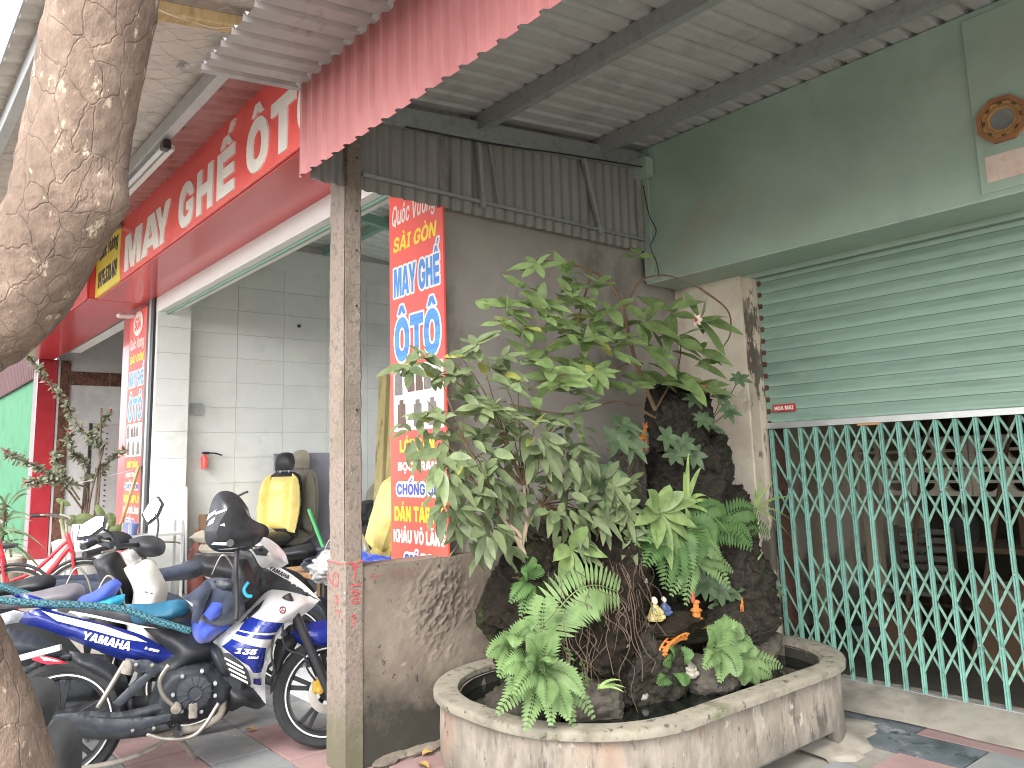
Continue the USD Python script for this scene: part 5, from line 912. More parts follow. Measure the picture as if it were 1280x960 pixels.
def wheel(t, s, u, r, w, disc=False):
    A = (0, 1, 0); c = P3(s, u, 0)
    prof = [(r-.045, -w*.42), (r-.02, -w*.5), (r-.006, -w*.36), (r, 0), (r-.006, w*.36), (r-.02, w*.5), (r-.045, w*.42), (r-.06, w*.25), (r-.06, -w*.25), (r-.045, -w*.42)]
    ty = part(t, 'wheel', lathe(prof, 56, c, A), m_tyre, 50, local=True)
    part(ty, 'tread', [bar(c+np.array([(r-.008)*math.cos(a), -w*.34, (r-.008)*math.sin(a)]), c+np.array([(r-.001)*math.cos(a+.05), 0, (r-.001)*math.sin(a+.05)]), .006, .004) for a in np.linspace(0, 2*math.pi, 48)] + [bar(c+np.array([(r-.008)*math.cos(a), w*.34, (r-.008)*math.sin(a)]), c+np.array([(r-.001)*math.cos(a+.05), 0, (r-.001)*math.sin(a+.05)]), .006, .004) for a in np.linspace(0, 2*math.pi, 48)], m_tyre, local=True)
    part(ty, 'rim', lathe([(r-.060, -w*.3), (r-.050, -w*.40), (r-.056, -w*.42), (r-.075, -w*.36), (r-.085, -w*.12), (r-.085, w*.12), (r-.075, w*.36), (r-.056, w*.42), (r-.050, w*.40), (r-.060, w*.3)], 56, c, A), m_rimb, 40, local=True)
    for k in (-1, 1): part(ty, 'pinstripe', lathe([(r-.064, k*(w*.40+.0015)), (r-.057, k*(w*.425+.0015)), (r-.0565, k*(w*.42)), (r-.064, k*w*.38)], 56, c, A), m_stripe, local=True)
    sp = []
    for k in range(5):
        a = 2*math.pi*k/5 + .3; 
        for da in (-.13, .13): sp.append(bar(c+np.array([.035*math.cos(a), 0, .035*math.sin(a)]), c+np.array([(r-.08)*math.cos(a+da), 0, (r-.08)*math.sin(a+da)]), .022, .014, (0, 1, 0)))
    part(ty, 'spoke', sp, m_rimb, local=True); part(ty, 'hub', lathe([(0, -.06), (.02, -.06), (.045, -.035), (.045, .035), (.02, .06), (0, .06)], 20, c, A), m_eng, 40, local=True)
    if disc:
        part(ty, 'brake_disc', [lathe([(.062, -.047), (.105, -.047), (.105, -.043), (.062, -.043), (.062, -.047)], 40, c, A)] + [lathe([(0, -.0485), (.004, -.0485), (.005, -.0465)], 6, c+np.array([q*math.cos(b), 0, q*math.sin(b)]), A) for b in np.linspace(0, 6.1, 18) for q in (.075, .092)], m_disc, 40, local=True)
def slab(t, name, pts, T, R, m, parent=None, off=0.0, h=.016, pw=2.0, fold=0, seed=0, side=0, label=None):
    p = Puff(pts, T, R, h, pw); q = part(parent or t, name, p.mesh(FR, off, side, fold, seed), m, True if pw <= 3 else 40, label, local=True); return p, q
def tb_(t, name, P, r, m, n=10, parent=None): return part(parent or t, name, tube(curve([P3(*p) for p in P], 5), r, n), m, True, local=True)
def decal(t, P, name, geom, m, parent, lift=.003, off=0.0, h=None):
    g = geom if hasattr(geom, 'area') else Polygon(geom).buffer(0)
    return part(parent, name, P.decal(g, FR, off, lift, h), m, local=True)
def place(txt, s, u, h, ang, xs=.9, wght=900, shear=.0): return affinity.translate(affinity.rotate(text_poly(txt, h, xs, wght, shear), ang, origin=(0, 0)), s, u)

mb = thing('motorbike', 'blue and white sporty motorbike parked nearest, with a helmet on its handlebar', 'motorbike', M=bike_M((-4.487, .83, 0), .05), group=None)
wheel(mb, .03, .29, .285, .085); wheel(mb, 1.285, .285, .28, .075, True)
P, q = slab(mb, 'tail_panel', [(-.19, .795), (-.144, .815), (-.072, .826), (.028, .788), (.193, .730), (.377, .656), (.56, .523), (.50, .512), (.33, .532), (.26, .562), (.096, .648), (-.055, .728), (-.15, .765)], .135, .10, m_bblue)
decal(mb, P, 'white_flash', [(-.075, .818), (.028, .781), (.20, .722), (.35, .655), (.40, .625), (.30, .655), (.15, .712), (0, .765)], m_stripe, q)
decal(mb, P, 'lettering', place('YAMAHA', .110, .676, .036, -19, .98, 900), m_letw, q, .006)
decal(mb, P, 'lettering', place('S-SPEED', .39, .600, .010, -24, 1.1, 900, .2), m_letw, q, .006)
slab(mb, 'tail_cowl', [(-.21, .905), (-.135, .896), (-.061, .866), (.02, .818), (-.06, .822), (-.14, .85)], .10, .05, m_bblue)
slab(mb, 'tail_lamp', [(-.27, .81), (-.19, .83), (-.14, .812), (-.17, .77), (-.24, .765)], .075, .05, mat('smoked_lens', ['8b8d92', 'a3a5aa'], 8, rough=.15, coat=.5))
P, q = slab(mb, 'seat', [(-.02, .852), (.06, .842), (.148, .826), (.317, .792), (.46, .772), (.58, .775), (.61, .70), (.60, .655), (.373, .700), (.149, .772), (.0, .806)], .135, .08, m_seat)
decal(mb, P, 'white_stripe', [(.05, .806), (.15, .777), (.37, .706), (.44, .685), (.37, .694), (.15, .764), (.04, .797)], m_stripe, q, .006)
P, q = slab(mb, 'seat_cover', [(.29, .815), (.40, .806), (.57, .808), (.596, .725), (.47, .705), (.413, .706), (.325, .722)], .143, .05, m_teal, h=.02)
tb_(mb, 'seat_cover_trim', [(-.30, .90, .09), (-.18, .878, .10), (.0, .852, .12), (.15, .832, .125), (.30, .80, .135), (.42, .745, .145), (.52, .705, .148), (.60, .672, .145)], .017, m_chk)
P, q = slab(mb, 'side_cover', [(.36, .708), (.606, .645), (.718, .582), (.75, .50), (.66, .49), (.60, .47), (.544, .43), (.498, .42), (.36, .51), (.52, .545)], .125, .09, m_bblk)
P, qf = slab(mb, 'front_fairing', [(.690, .579), (.80, .665), (.869, .722), (.955, .808), (.999, .826), (1.118, .798), (1.245, .750), (1.19, .700), (1.083, .635), (1.017, .562), (.980, .451), (.965, .381), (.972, .258), (.935, .30), (.885, .365), (.80, .43), (.76, .50), (.735, .557)], .185, .11, m_bwhite, pw=2.4)
decal(mb, P, 'blue_flash', [(.862, .692), (.891, .705), (1.044, .667), (1.010, .624), (.828, .65)], m_bblue, qf, .003); decal(mb, P, 'blue_flash', [(.822, .645), (1.004, .612), (.990, .592), (.808, .633)], m_bblue, qf, .003)
decal(mb, P, 'blue_flash', [(.748, .572), (.793, .612), (.958, .555), (.946, .432), (.896, .445), (.874, .482)], m_bblue, qf, .003); decal(mb, P, 'blue_flash', [(.900, .412), (.946, .399), (.944, .360), (.904, .372)], m_bblue, qf, .003)
decal(mb, P, 'lettering', place('135', .812, .548, .026, -9, 1.5, 900, .25), m_letw, qf, .007); decal(mb, P, 'lettering', place('135LC', .868, .520, .010, -8, 1.2, 900, .25), m_letw, qf, .007)
decal(mb, P, 'white_bolt', [(.90, .685), (.965, .668), (1.005, .635), (.985, .653)], m_stripe, qf, .0045)
c0 = spoints([1.035, .735]); decal(mb, P, 'round_emblem', c0.buffer(.017).difference(c0.buffer(.012)), m_bblk, qf, .003); decal(mb, P, 'emblem_fork', union_all([LineString([(1.035, .735), (1.035+.014*math.cos(a), .735+.014*math.sin(a))]).buffer(.0022) for a in (1.57, 3.66, 5.76)]), m_labr, qf, .003)
decal(mb, P, 'black_vent', [(.835, .675), (.905, .745), (.955, .785), (.93, .745), (.87, .69)], m_bblk, qf, .003)
slab(mb, 'louvre_panel', [(.748, .556), (.775, .557), (.82, .52), (.868, .462), (.885, .40), (.878, .385), (.80, .445), (.765, .50)], .010, .02, m_bblk, off=.180)
for k in range(4): part(mb, 'louvre_blade', prism(Polygon([(.758+.010*k, .531-.026*k), (.758+.010*k, .540-.026*k), (.845+.008*k, .484-.024*k), (.845+.008*k, .475-.024*k)]), FR, .188, .193), m_stripe, local=True)
slab(mb, 'leg_shield_edge', [(.675, .575), (.705, .588), (.745, .56), (.79, .46), (.83, .405), (.80, .37), (.745, .43), (.70, .51)], .165, .04, m_bgry)
slab(mb, 'belly_pan', [(.70, .50), (.76, .46), (.80, .40), (.895, .36), (.972, .255), (.93, .238), (.86, .262), (.80, .245), (.775, .28), (.72, .40)], .14, .08, m_bblk)
P, q = slab(mb, 'front_cowl', [(.845, .742), (.885, .86), (.925, .935), (1.052, .882), (1.236, .758), (1.125, .802), (1.001, .832), (.956, .816), (.90, .772)], .150, .10, m_bblk)
P, q = slab(mb, 'beak', [(.925, .963), (.97, .968), (1.075, .912), (1.167, .836), (1.252, .746), (1.125, .828), (1.045, .886), (.978, .930)], .165, .09, m_bwhite)
decal(mb, P, 'lettering', place('YAMAHA', .975, .934, .020, -31, .95, 900), m_bblk, q, .004)
P, q = slab(mb, 'handlebar_cowl', [(.84, 1.085), (.88, 1.10), (.956, 1.10), (1.017, 1.06), (1.063, 1.005), (1.08, .955), (1.04, .935), (.995, .94), (.94, .945), (.90, 1.01)], .125, .12, m_silver)
decal(mb, P, 'headlight', [(1.0, 1.055), (1.035, 1.03), (1.066, .99), (1.075, .962), (1.055, .965), (1.03, .995)], m_lens, q, .003)
decal(mb, P, 'turn_signal', [(.885, 1.05), (.94, 1.06), (.97, 1.03), (.96, 1.005), (.91, 1.01)], m_bblk, q, .003)
slab(mb, 'knee_panel', [(.86, .72), (.83, .80), (.855, .93), (.92, .955), (.955, .88), (.92, .78)], .12, .06, m_bblk)
for sd in (1, -1):
    tb_(mb, 'handlebar', [(.93, 1.04, .05*sd), (.88, 1.06, .18*sd), (.80, 1.085, .30*sd), (.77, 1.09, .36*sd)], .011, m_black)
    part(mb, 'grip', tube([P3(.815, 1.08, .27*sd), P3(.765, 1.092, .37*sd)], .019, 12), m_bblk, 40, local=True)
    part(mb, 'switch_box', ell(P3(.84, 1.075, .225*sd), (.04, .035, .03), 2), m_bblk, True, local=True)
    tb_(mb, 'brake_lever', [(.86, 1.07, .22*sd), (.90, 1.06, .30*sd), (.875, 1.06, .38*sd)], .006, m_chrome, 6)
    tb_(mb, 'fork_leg', [(1.06, .80, .085*sd), (1.15, .60, .085*sd), (1.285, .285, .085*sd)], .024, m_bblk, 12)
P, q = slab(mb, 'front_fender', [(1.09, .600), (1.16, .632), (1.27, .645), (1.38, .615), (1.47, .53), (1.53, .40), (1.47, .42), (1.40, .46), (1.28, .49), (1.19, .51), (1.12, .55)], .064, .05, m_bblue)
slab(mb, 'fender_stay', [(1.02, .55), (1.10, .60), (1.13, .545), (1.06, .46), (1.02, .33), (.99, .30), (1.005, .44)], .045, .03, m_bblk)
part(mb, 'caliper', [bx(1.20, 1.255, -.075, -.05, .29, .36, .01), lathe([(0, -.085), (.018, -.083), (.02, -.07), (0, -.07)], 14, P3(1.235, .305, 0), (0, 1, 0))], m_gold, 30, local=True)
tb_(mb, 'brake_hose', [(1.05, .72, .11), (1.04, .60, .12), (1.07, .53, .11), (1.15, .49, .10), (1.17, .42, .09), (1.21, .36, .07)], .006, m_black, 6); tb_(mb, 'brake_hose', [(1.0, .62, .12), (.985, .52, .13), (1.0, .44, .12), (.99, .40, .10)], .006, m_black, 6)
# engine and running gear
slab(mb, 'crankcase', [(.44, .42), (.50, .50), (.62, .52), (.73, .47), (.80, .40), (.80, .30), (.70, .24), (.50, .22), (.42, .28)], .11, .05, m_eng, pw=3)
part(mb, 'cylinder_head', bx(.70, .86, -.06, .06, .32, .44, .015), m_eng, local=True)
cc = part(mb, 'clutch_cover', lathe([(0, -.165), (.055, -.163), (.075, -.158), (.084, -.145), (.087, -.10), (.087, -.08)], 32, P3(.625, .385, 0), (0, 1, 0)), m_bgry, 40, local=True)
part(cc, 'cover_rib', [bar(P3(.625+.03*math.cos(a), .385+.03*math.sin(a), .166), P3(.625+.08*math.cos(a), .385+.08*math.sin(a), .160), .006, .006, (0, 1, 0)) for a in np.linspace(0, 5.9, 14)] + [lathe([(.028, -.164), (.033, -.170), (.036, -.164)], 20, P3(.625, .385, 0), (0, 1, 0))], m_bgry, local=True)
for a in np.linspace(.3, 6, 7): part(cc, 'cover_bolt', lathe([(0, -.150), (.009, -.148), (.010, -.12), (0, -.12)], 8, P3(.625+.098*math.cos(a), .385+.098*math.sin(a), 0), (0, 1, 0)), m_steel, 30, local=True)
tb_(mb, 'kick_lever', [(.505, .535, .20), (.468, .465, .185), (.488, .39, .175), (.545, .325, .16)], .011, m_chrome); part(mb, 'kick_boss', [lathe([(0, -.185), (.02, -.183), (.026, -.17), (.026, -.12), (0, -.12)], 14, P3(.545, .325, 0), (0, 1, 0)), bx(.60, .64, -.17, -.14, .27, .34, .005)], m_mud, 30, local=True)
slab(mb, 'peg_bracket', [(.33, .565), (.41, .56), (.49, .505), (.46, .50), (.345, .40), (.30, .365), (.265, .385), (.335, .45), (.41, .505), (.36, .51)], .012, .01, m_bgry, off=.15)
for s_, u_ in ((.36, .545), (.43, .535)): part(mb, 'bracket_bolt', lathe([(0, -.168), (.009, -.166), (.01, -.16), (0, -.16)], 8, P3(s_, u_, 0), (0, 1, 0)), m_chrome, 30, local=True)
tb_(mb, 'shock_absorber', [(.31, .555, .09), (.20, .36, .09)], .014, m_chrome); part(mb, 'shock_canister', tube([P3(.335, .56, .10), P3(.315, .50, .10)], .028, 14), m_mud, 40, local=True)
slab(mb, 'swingarm', [(.02, .33), (.12, .355), (.30, .33), (.50, .345), (.52, .30), (.32, .275), (.12, .265), (.02, .27)], .025, .02, m_eng, off=.095)
slab(mb, 'chain_case', [(.02, .33), (.2, .36), (.47, .35), (.47, .25), (.2, .24), (.0, .26)], .02, .02, m_bblk, off=-.10)
tb_(mb, 'exhaust_pipe', [(.76, .34, .06), (.74, .25, .10), (.62, .215, .12), (.45, .225, .135), (.34, .25, .14)], .019, m_mud)
tb_(mb, 'muffler', [(.52, .255, .15), (.40, .262, .155), (.20, .285, .16), (.02, .345, .165), (-.14, .40, .165)], np.interp(np.linspace(0, 1, 21), [0, .1, .3, .9, 1], [.024, .036, .046, .05, .03]), m_bblk, 14)
slab(mb, 'heat_shield', [(.10, .375), (.22, .335), (.36, .315), (.52, .315), (.52, .285), (.34, .255), (.16, .30), (.0, .37)], .014, .012, m_bgry, off=.205)
slab(mb, 'foot_guard', [(.20, .345), (.30, .285), (.50, .27), (.52, .245), (.30, .24), (.17, .30)], .012, .01, m_bblk, off=.20); 
for s_, u_ in ((.36, .265), (.45, .262)): part(mb, 'guard_bolt', lathe([(0, -.222), (.008, -.22), (.009, -.21), (0, -.21)], 8, P3(s_, u_, 0), (0, 1, 0)), m_chrome, 30, local=True)
tb_(mb, 'brake_pedal', [(.42, .235, .19), (.50, .205, .20), (.61, .198, .20), (.67, .235, .19), (.735, .325, .165)], .010, m_chrome)
tb_(mb, 'side_stand', [(.53, .19, -.05), (.57, .12, -.10), (.635, .012, -.16)], .014, m_mud); tb_(mb, 'centre_stand', [(.56, .19, .03), (.42, .13, .06), (.27, .105, .08), (.10, .10, .08)], .012, m_mud)
part(mb, 'foot_peg', tube([P3(.55, .235, .12), P3(.55, .235, .26)], .016, 10), m_bblk, 40, local=True)
a = np.linspace(-.15, 2.6, 22); slab(mb, 'rear_hugger', list(zip(.03+.325*np.cos(a), .29+.315*np.sin(a))) + list(zip(.03+.293*np.cos(a[::-1]), .29+.288*np.sin(a[::-1]))), .062, .02, m_bblk)
slab(mb, 'mud_flap', [(-.21, .75), (-.08, .70), (.06, .60), (.0, .585), (-.12, .62), (-.27, .56), (-.31, .50), (-.29, .62)], .07, .04, m_bgry)
slab(mb, 'inner_fender', [(.05, .62), (.20, .57), (.31, .47), (.31, .40), (.27, .38), (.20, .47), (.08, .55)], .07, .03, m_bblk)
slab(mb, 'red_label', [(-.10, .640), (.01, .600), (.065, .572), (-.03, .578), (-.09, .605)], .006, .005, m_labr, off=.078); slab(mb, 'label_flash', [(-.06, .62), (.0, .598), (.03, .585), (-.04, .597)], .003, .002, m_letw, off=.085)
tb_(mb, 'cable', [(.86, .98, .05), (.83, .86, .10), (.87, .79, .10)], .006, m_black, 6); tb_(mb, 'key_fob', [(.865, .885, .155), (.845, .85, .165), (.86, .82, .165), (.885, .815, .165)], .009, m_cyan, 8)
# helmet hung over the handlebar
hb = np.array([-4.487, .83, 0]); HM = bike_M(hb + NRM*.20 + np.array([0, 0, 0]), .0)
hl = thing('helmet', 'black full face helmet with white streaks resting on the blue motorbike handlebar', 'helmet', M=HM)
P, q = slab(hl, 'shell', [(.66, 1.205), (.648, 1.17), (.655, 1.11), (.70, 1.065), (.79, 1.055), (.86, 1.075), (.905, 1.09), (.935, 1.14), (.915, 1.185), (.87, 1.215), (.85, 1.27), (.80, 1.335), (.745, 1.358), (.70, 1.345), (.672, 1.29)], .125, .15, mat('helmet_black', ['141517', '1f2023', '0f1012'], 9, rough=.35, coat=.2), h=.012)
decal(hl, P, 'visor_opening', [(.70, 1.155), (.72, 1.22), (.76, 1.285), (.79, 1.33), (.83, 1.27), (.86, 1.215), (.83, 1.185), (.79, 1.165), (.755, 1.125), (.72, 1.12)], mat('helmet_lining', ['101112', '1b1c1e'], 20, rough=.95), q, .003, h=.012)
for g in ([(.655, 1.215), (.685, 1.245), (.70, 1.27), (.665, 1.245)], [(.66, 1.19), (.685, 1.205), (.695, 1.235), (.67, 1.215)], [(.69, 1.255), (.745, 1.275), (.745, 1.265), (.695, 1.245)], [(.79, 1.145), (.87, 1.165), (.815, 1.16)], [(.68, 1.10), (.76, 1.095), (.85, 1.115), (.865, 1.13), (.80, 1.115), (.69, 1.112)], [(.80, 1.13), (.875, 1.145), (.83, 1.145)], [(.715, 1.195), (.74, 1.19), (.735, 1.205)], [(.71, 1.075), (.78, 1.072), (.84, 1.082), (.78, 1.080)]): decal(hl, P, 'white_streak', g, m_stripe, q, .0045, h=.01)
decal(hl, P, 'chin_bar', [(.79, 1.165), (.84, 1.185), (.885, 1.20), (.925, 1.15), (.915, 1.115), (.86, 1.10), (.79, 1.10), (.755, 1.12)], m_bblk, q, .008, h=.012)
tb_(hl, 'chin_strap', [(.80, 1.07, .06), (.795, .98, .09), (.80, .90, .09), (.805, .80, .10), (.80, .74, .11)], .012, m_bblk, 8); tb_(hl, 'vent_tab', [(.80, 1.33, .03), (.83, 1.345, .04), (.845, 1.35, .05)], .006, m_bblk, 6)
# clothes and bag heaped on the footboard
def heap(name, label, cat, M, blobs):
    t = thing(name, label, cat, M=M)
    for k, (nm, pts, T, R_, m, off, fold) in enumerate(blobs): slab(t, nm, pts, T, R_, m, None, off, .014, 2.0, fold, k+3)
    return t
heap('jacket_bundle', 'navy and royal blue jacket bundle stuffed between seat and fairing of the blue motorbike', 'jacket', bike_M(hb, .05), [
 ('navy_cloth', [(.60, .72), (.61, .80), (.66, .90), (.75, .905), (.83, .875), (.87, .80), (.85, .71), (.76, .66), (.66, .66)], .16, .12, m_navy, .0, .35),
 ('blue_panel', [(.655, .745), (.70, .81), (.76, .80), (.74, .735), (.69, .71)], .05, .05, m_royal, .13, .5),
 ('blue_cloth', [(.598, .71), (.62, .59), (.66, .575), (.73, .625), (.79, .66), (.70, .715), (.65, .725)], .15, .07, m_royal, .01, .45),
 ('navy_sleeve', [(.56, .83), (.60, .86), (.67, .91), (.69, .87), (.66, .78), (.63, .70), (.60, .72), (.61, .79)], .06, .05, m_navy, .13, .5),
 ('dark_fold', [(.70, .90), (.80, .905), (.85, .87), (.80, .84), (.72, .85)], .06, .05, m_bgry, .10, .5)])
heap('black_bag', 'black shoulder bag hanging from the blue motorbike handlebar', 'bag', bike_M(hb, .05), [('body', [(.80, .99), (.86, 1.0), (.89, .93), (.90, .84), (.85, .78), (.80, .80), (.785, .90)], .05, .06, m_bblk, .12, .35), ('strap', [(.795, 1.06), (.81, 1.06), (.812, .82), (.797, .82)], .01, .01, m_black, .19, .2)])

# ---------------------------------------------------------------- the other parked motorbikes
def moped(label, org, body, shield, seat, cover, full=True, lean=.05, mirrors=True, head=None):
    t = thing('motorbike', label, 'motorbike', M=bike_M(org, lean, head))
    wheel(t, -.62, .285, .28, .07); wheel(t, .60, .285, .28, .065)
    slab(t, 'rear_body', [(-.95, .78), (-.80, .82), (-.45, .76), (-.10, .66), (.05, .50), (-.10, .44), (-.40, .52), (-.75, .66), (-.92, .72)], .12, .10, body)
    slab(t, 'seat', [(-.86, .845), (-.50, .83), (-.20, .842), (-.03, .872), (.03, .862), (.05, .82), (.02, .77), (-.10, .755), (-.50, .775), (-.86, .80)], .125, .07, seat)
    if cover: tb_(t, 'seat_trim', [(-.86, .855, .06), (-.50, .85, .10), (-.28, .845, .12), (-.15, .80, .13), (-.05, .76, .135)], .02, m_chk)
    slab(t, 'crankcase', [(-.10, .45), (.10, .46), (.20, .36), (.15, .25), (-.12, .23)], .10, .05, m_eng)
    P, q = slab(t, 'leg_shield', [(.235, .93), (.26, .945), (.37, .98), (.40, .95), (.47, .80), (.455, .70), (.44, .45), (.38, .36), (.30, .40), (.27, .60), (.285, .72), (.29, .81)], .20, .06, shield)
    decal(t, P, 'shield_seam', [(.29, .80), (.36, .815), (.40, .80), (.40, .795), (.36, .808), (.29, .793)], m_bgry, q)
    slab(t, 'steering_column', [(.22, 1.02), (.29, 1.04), (.34, .95), (.285, .92), (.245, .96)], .06, .03, m_silver)
    sa = -.42 if mirrors else 0.0; cs, sn = math.cos(sa), math.sin(sa)
    Q = lambda a, b, c: (.33 + (a-.33)*cs + c*sn, b, c*cs - (a-.33)*sn)
    FQ = (P3(*Q(0, 0, 0)), P3(*Q(1, 0, 0))-P3(*Q(0, 0, 0)), (0, 0, 1), P3(*Q(0, 0, 1))-P3(*Q(0, 0, 0)))
    part(t, 'headset', Puff([(.25, 1.09), (.32, 1.105), (.40, 1.10), (.46, 1.06), (.45, 1.0), (.36, .985), (.29, 1.0), (.25, 1.04)], .10, .08, .016).mesh(FQ), m_bblk, True, local=True)
    slab(t, 'front_fender', [(.38, .60), (.50, .64), (.66, .62), (.82, .50), (.87, .36), (.80, .44), (.66, .54), (.50, .54)], .055, .05, body)
    for sd in (1, -1):
        tb_(t, 'handlebar', [Q(.33, 1.06, .06*sd), Q(.30, 1.06, .20*sd), Q(.27, 1.05, .30*sd)], .013, m_black)
        part(t, 'grip', tube([P3(*Q(.27, 1.05, .29*sd)), P3(*Q(.23, 1.03, .41*sd))], .019, 12), m_bblk, 40, local=True); part(t, 'switch_box', tube([P3(*Q(.29, 1.065, .20*sd)), P3(*Q(.27, 1.06, .28*sd))], .027, 8), m_bgry, 40, local=True)
        tb_(t, 'brake_lever', [Q(.31, 1.06, .26*sd), Q(.36, 1.05, .36*sd), Q(.34, 1.04, .44*sd)], .006, m_chrome, 6)
        tb_(t, 'fork_leg', [(.40, .75, .08*sd), (.60, .285, .08*sd)], .02, m_eng)
        if mirrors:
            mp = affinity.rotate(Polygon([(-.075, -.035), (-.05, .03), (.03, .048), (.078, .028), (.06, -.025), (-.01, -.05)]), 20 if sd > 0 else 55)
            mc = Q(.20, 1.17, .30) if sd > 0 else Q(.21, 1.25, -.34); tb_(t, 'mirror_stem', [Q(.30, 1.07, .22*sd), tuple((np.array(Q(.30, 1.07, .22*sd))+np.array(mc))/2 + np.array([.02, .02, 0])), mc], .006, m_black, 6)
            mn = unit((-.30, -.85, .28)); ms = unit(np.cross((0, 0, 1), mn)); fm = (P3(*mc), ms, np.cross(mn, ms), mn)
            part(t, 'mirror', Puff(mp.buffer(.010), .010, .02, .012).mesh(fm), m_bblk, True, local=True); part(t, 'mirror_glass', prism(mp.buffer(-.004), fm, .0115, .016), m_mirr, local=True)
    tb_(t, 'muffler', [(.1, .25, .12), (-.2, .27, .14), (-.75, .36, .15)], np.linspace(.025, .045, 11), m_bblk)
    tb_(t, 'carrier_rail', [(.10, .78, .05), (.16, .90, .06), (.22, .84, .06), (.26, .72, .06)], .007, m_chrome, 6); tb_(t, 'side_stand', [(0, .22, -.06), (.08, .01, -.17)], .013, m_mud)
    return t
m2 = hb + NRM*-.55
moped('motorbike with white leg shield and grey seat behind the blue one', m2, m_bblk, mat('ivory_plastic', ['bdbdb3', 'c9c9c0', 'b0b0a6'], 3, rough=.4, coat=.2, spots=[('8f8f86', 5, .62, .1, (1, 1, 1))]), m_seatg, False)
heap('blue_bag', 'crumpled royal blue and cyan plastic bag on the footboard of the white shielded motorbike', 'bag', bike_M(m2), [('blue_cloth', [(.03, .80), (.10, .83), (.20, .89), (.24, .86), (.20, .79), (.12, .75), (.02, .74)], .10, .05, m_royal, .06, .6), ('cyan_cloth', [(.10, .78), (.18, .80), (.26, .81), (.25, .76), (.15, .735), (.08, .75)], .09, .04, m_cyan, .10, .6), ('pale_rag', [(.0, .745), (.08, .765), (.16, .745), (.20, .71), (.05, .705)], .08, .04, m_letw, .11, .6)])
moped('dark motorbike with teal checked seat trim at the far left of the row', hb + NRM*-1.12 + HD*-.22, m_bblk, m_bblk, m_bblk, True, mirrors=False)
moped('dark motorbike with black seat half hidden behind the concrete post', np.array([-6.02, 2.86, 0]), m_bblk, m_silver, m_bblk, False, head=(.42, .9, 0), mirrors=False)
moped('navy motorbike in the row behind the helmet of the blue motorbike', hb + NRM*-1.30 + HD*.62, m_navy, m_bblk, m_navy, False, mirrors=False)
# dark draped thing at the lower left
bk = thing('black_seat_cushion', 'black seat cushion set with a pale metal bar leaning beside the tree', 'cushion', (-3.45, .62, .3))
fB = (np.array([-3.58, .63, .345]), np.array((.60, .80, 0))*.85, (0, 0, .85), unit((.8, -.6, 0)))
for nm, pts, T, m in (('cushion', [(-.16, .20), (-.08, .235), (.0, .20), (.04, .10), (.05, -.25), (-.02, -.32), (-.20, -.3), (-.22, .05)], .07, m_blkc), ('cushion', [(.03, .22), (.10, .245), (.165, .20), (.18, .05), (.15, -.15), (.10, -.32), (.02, -.30), (.04, .0)], .06, m_blkc), ('strap', [(-.03, .24), (.05, .24), (.10, .17), (.08, .15), (.02, .20), (-.02, .18)], .075, m_bgry), ('hood', [(-.20, .42), (.02, .42), (.07, .34), (.02, .20), (-.10, .22), (-.2, .28)], .05, m_blkc)):
    part(bk, nm, Puff(pts, T, .07, .018).mesh(fB, .0, 0, .15), m, True)
part(bk, 'metal_bar', bar((-3.80, .40, .725), (-3.585, .68, .805), .02, .022), m_steell)

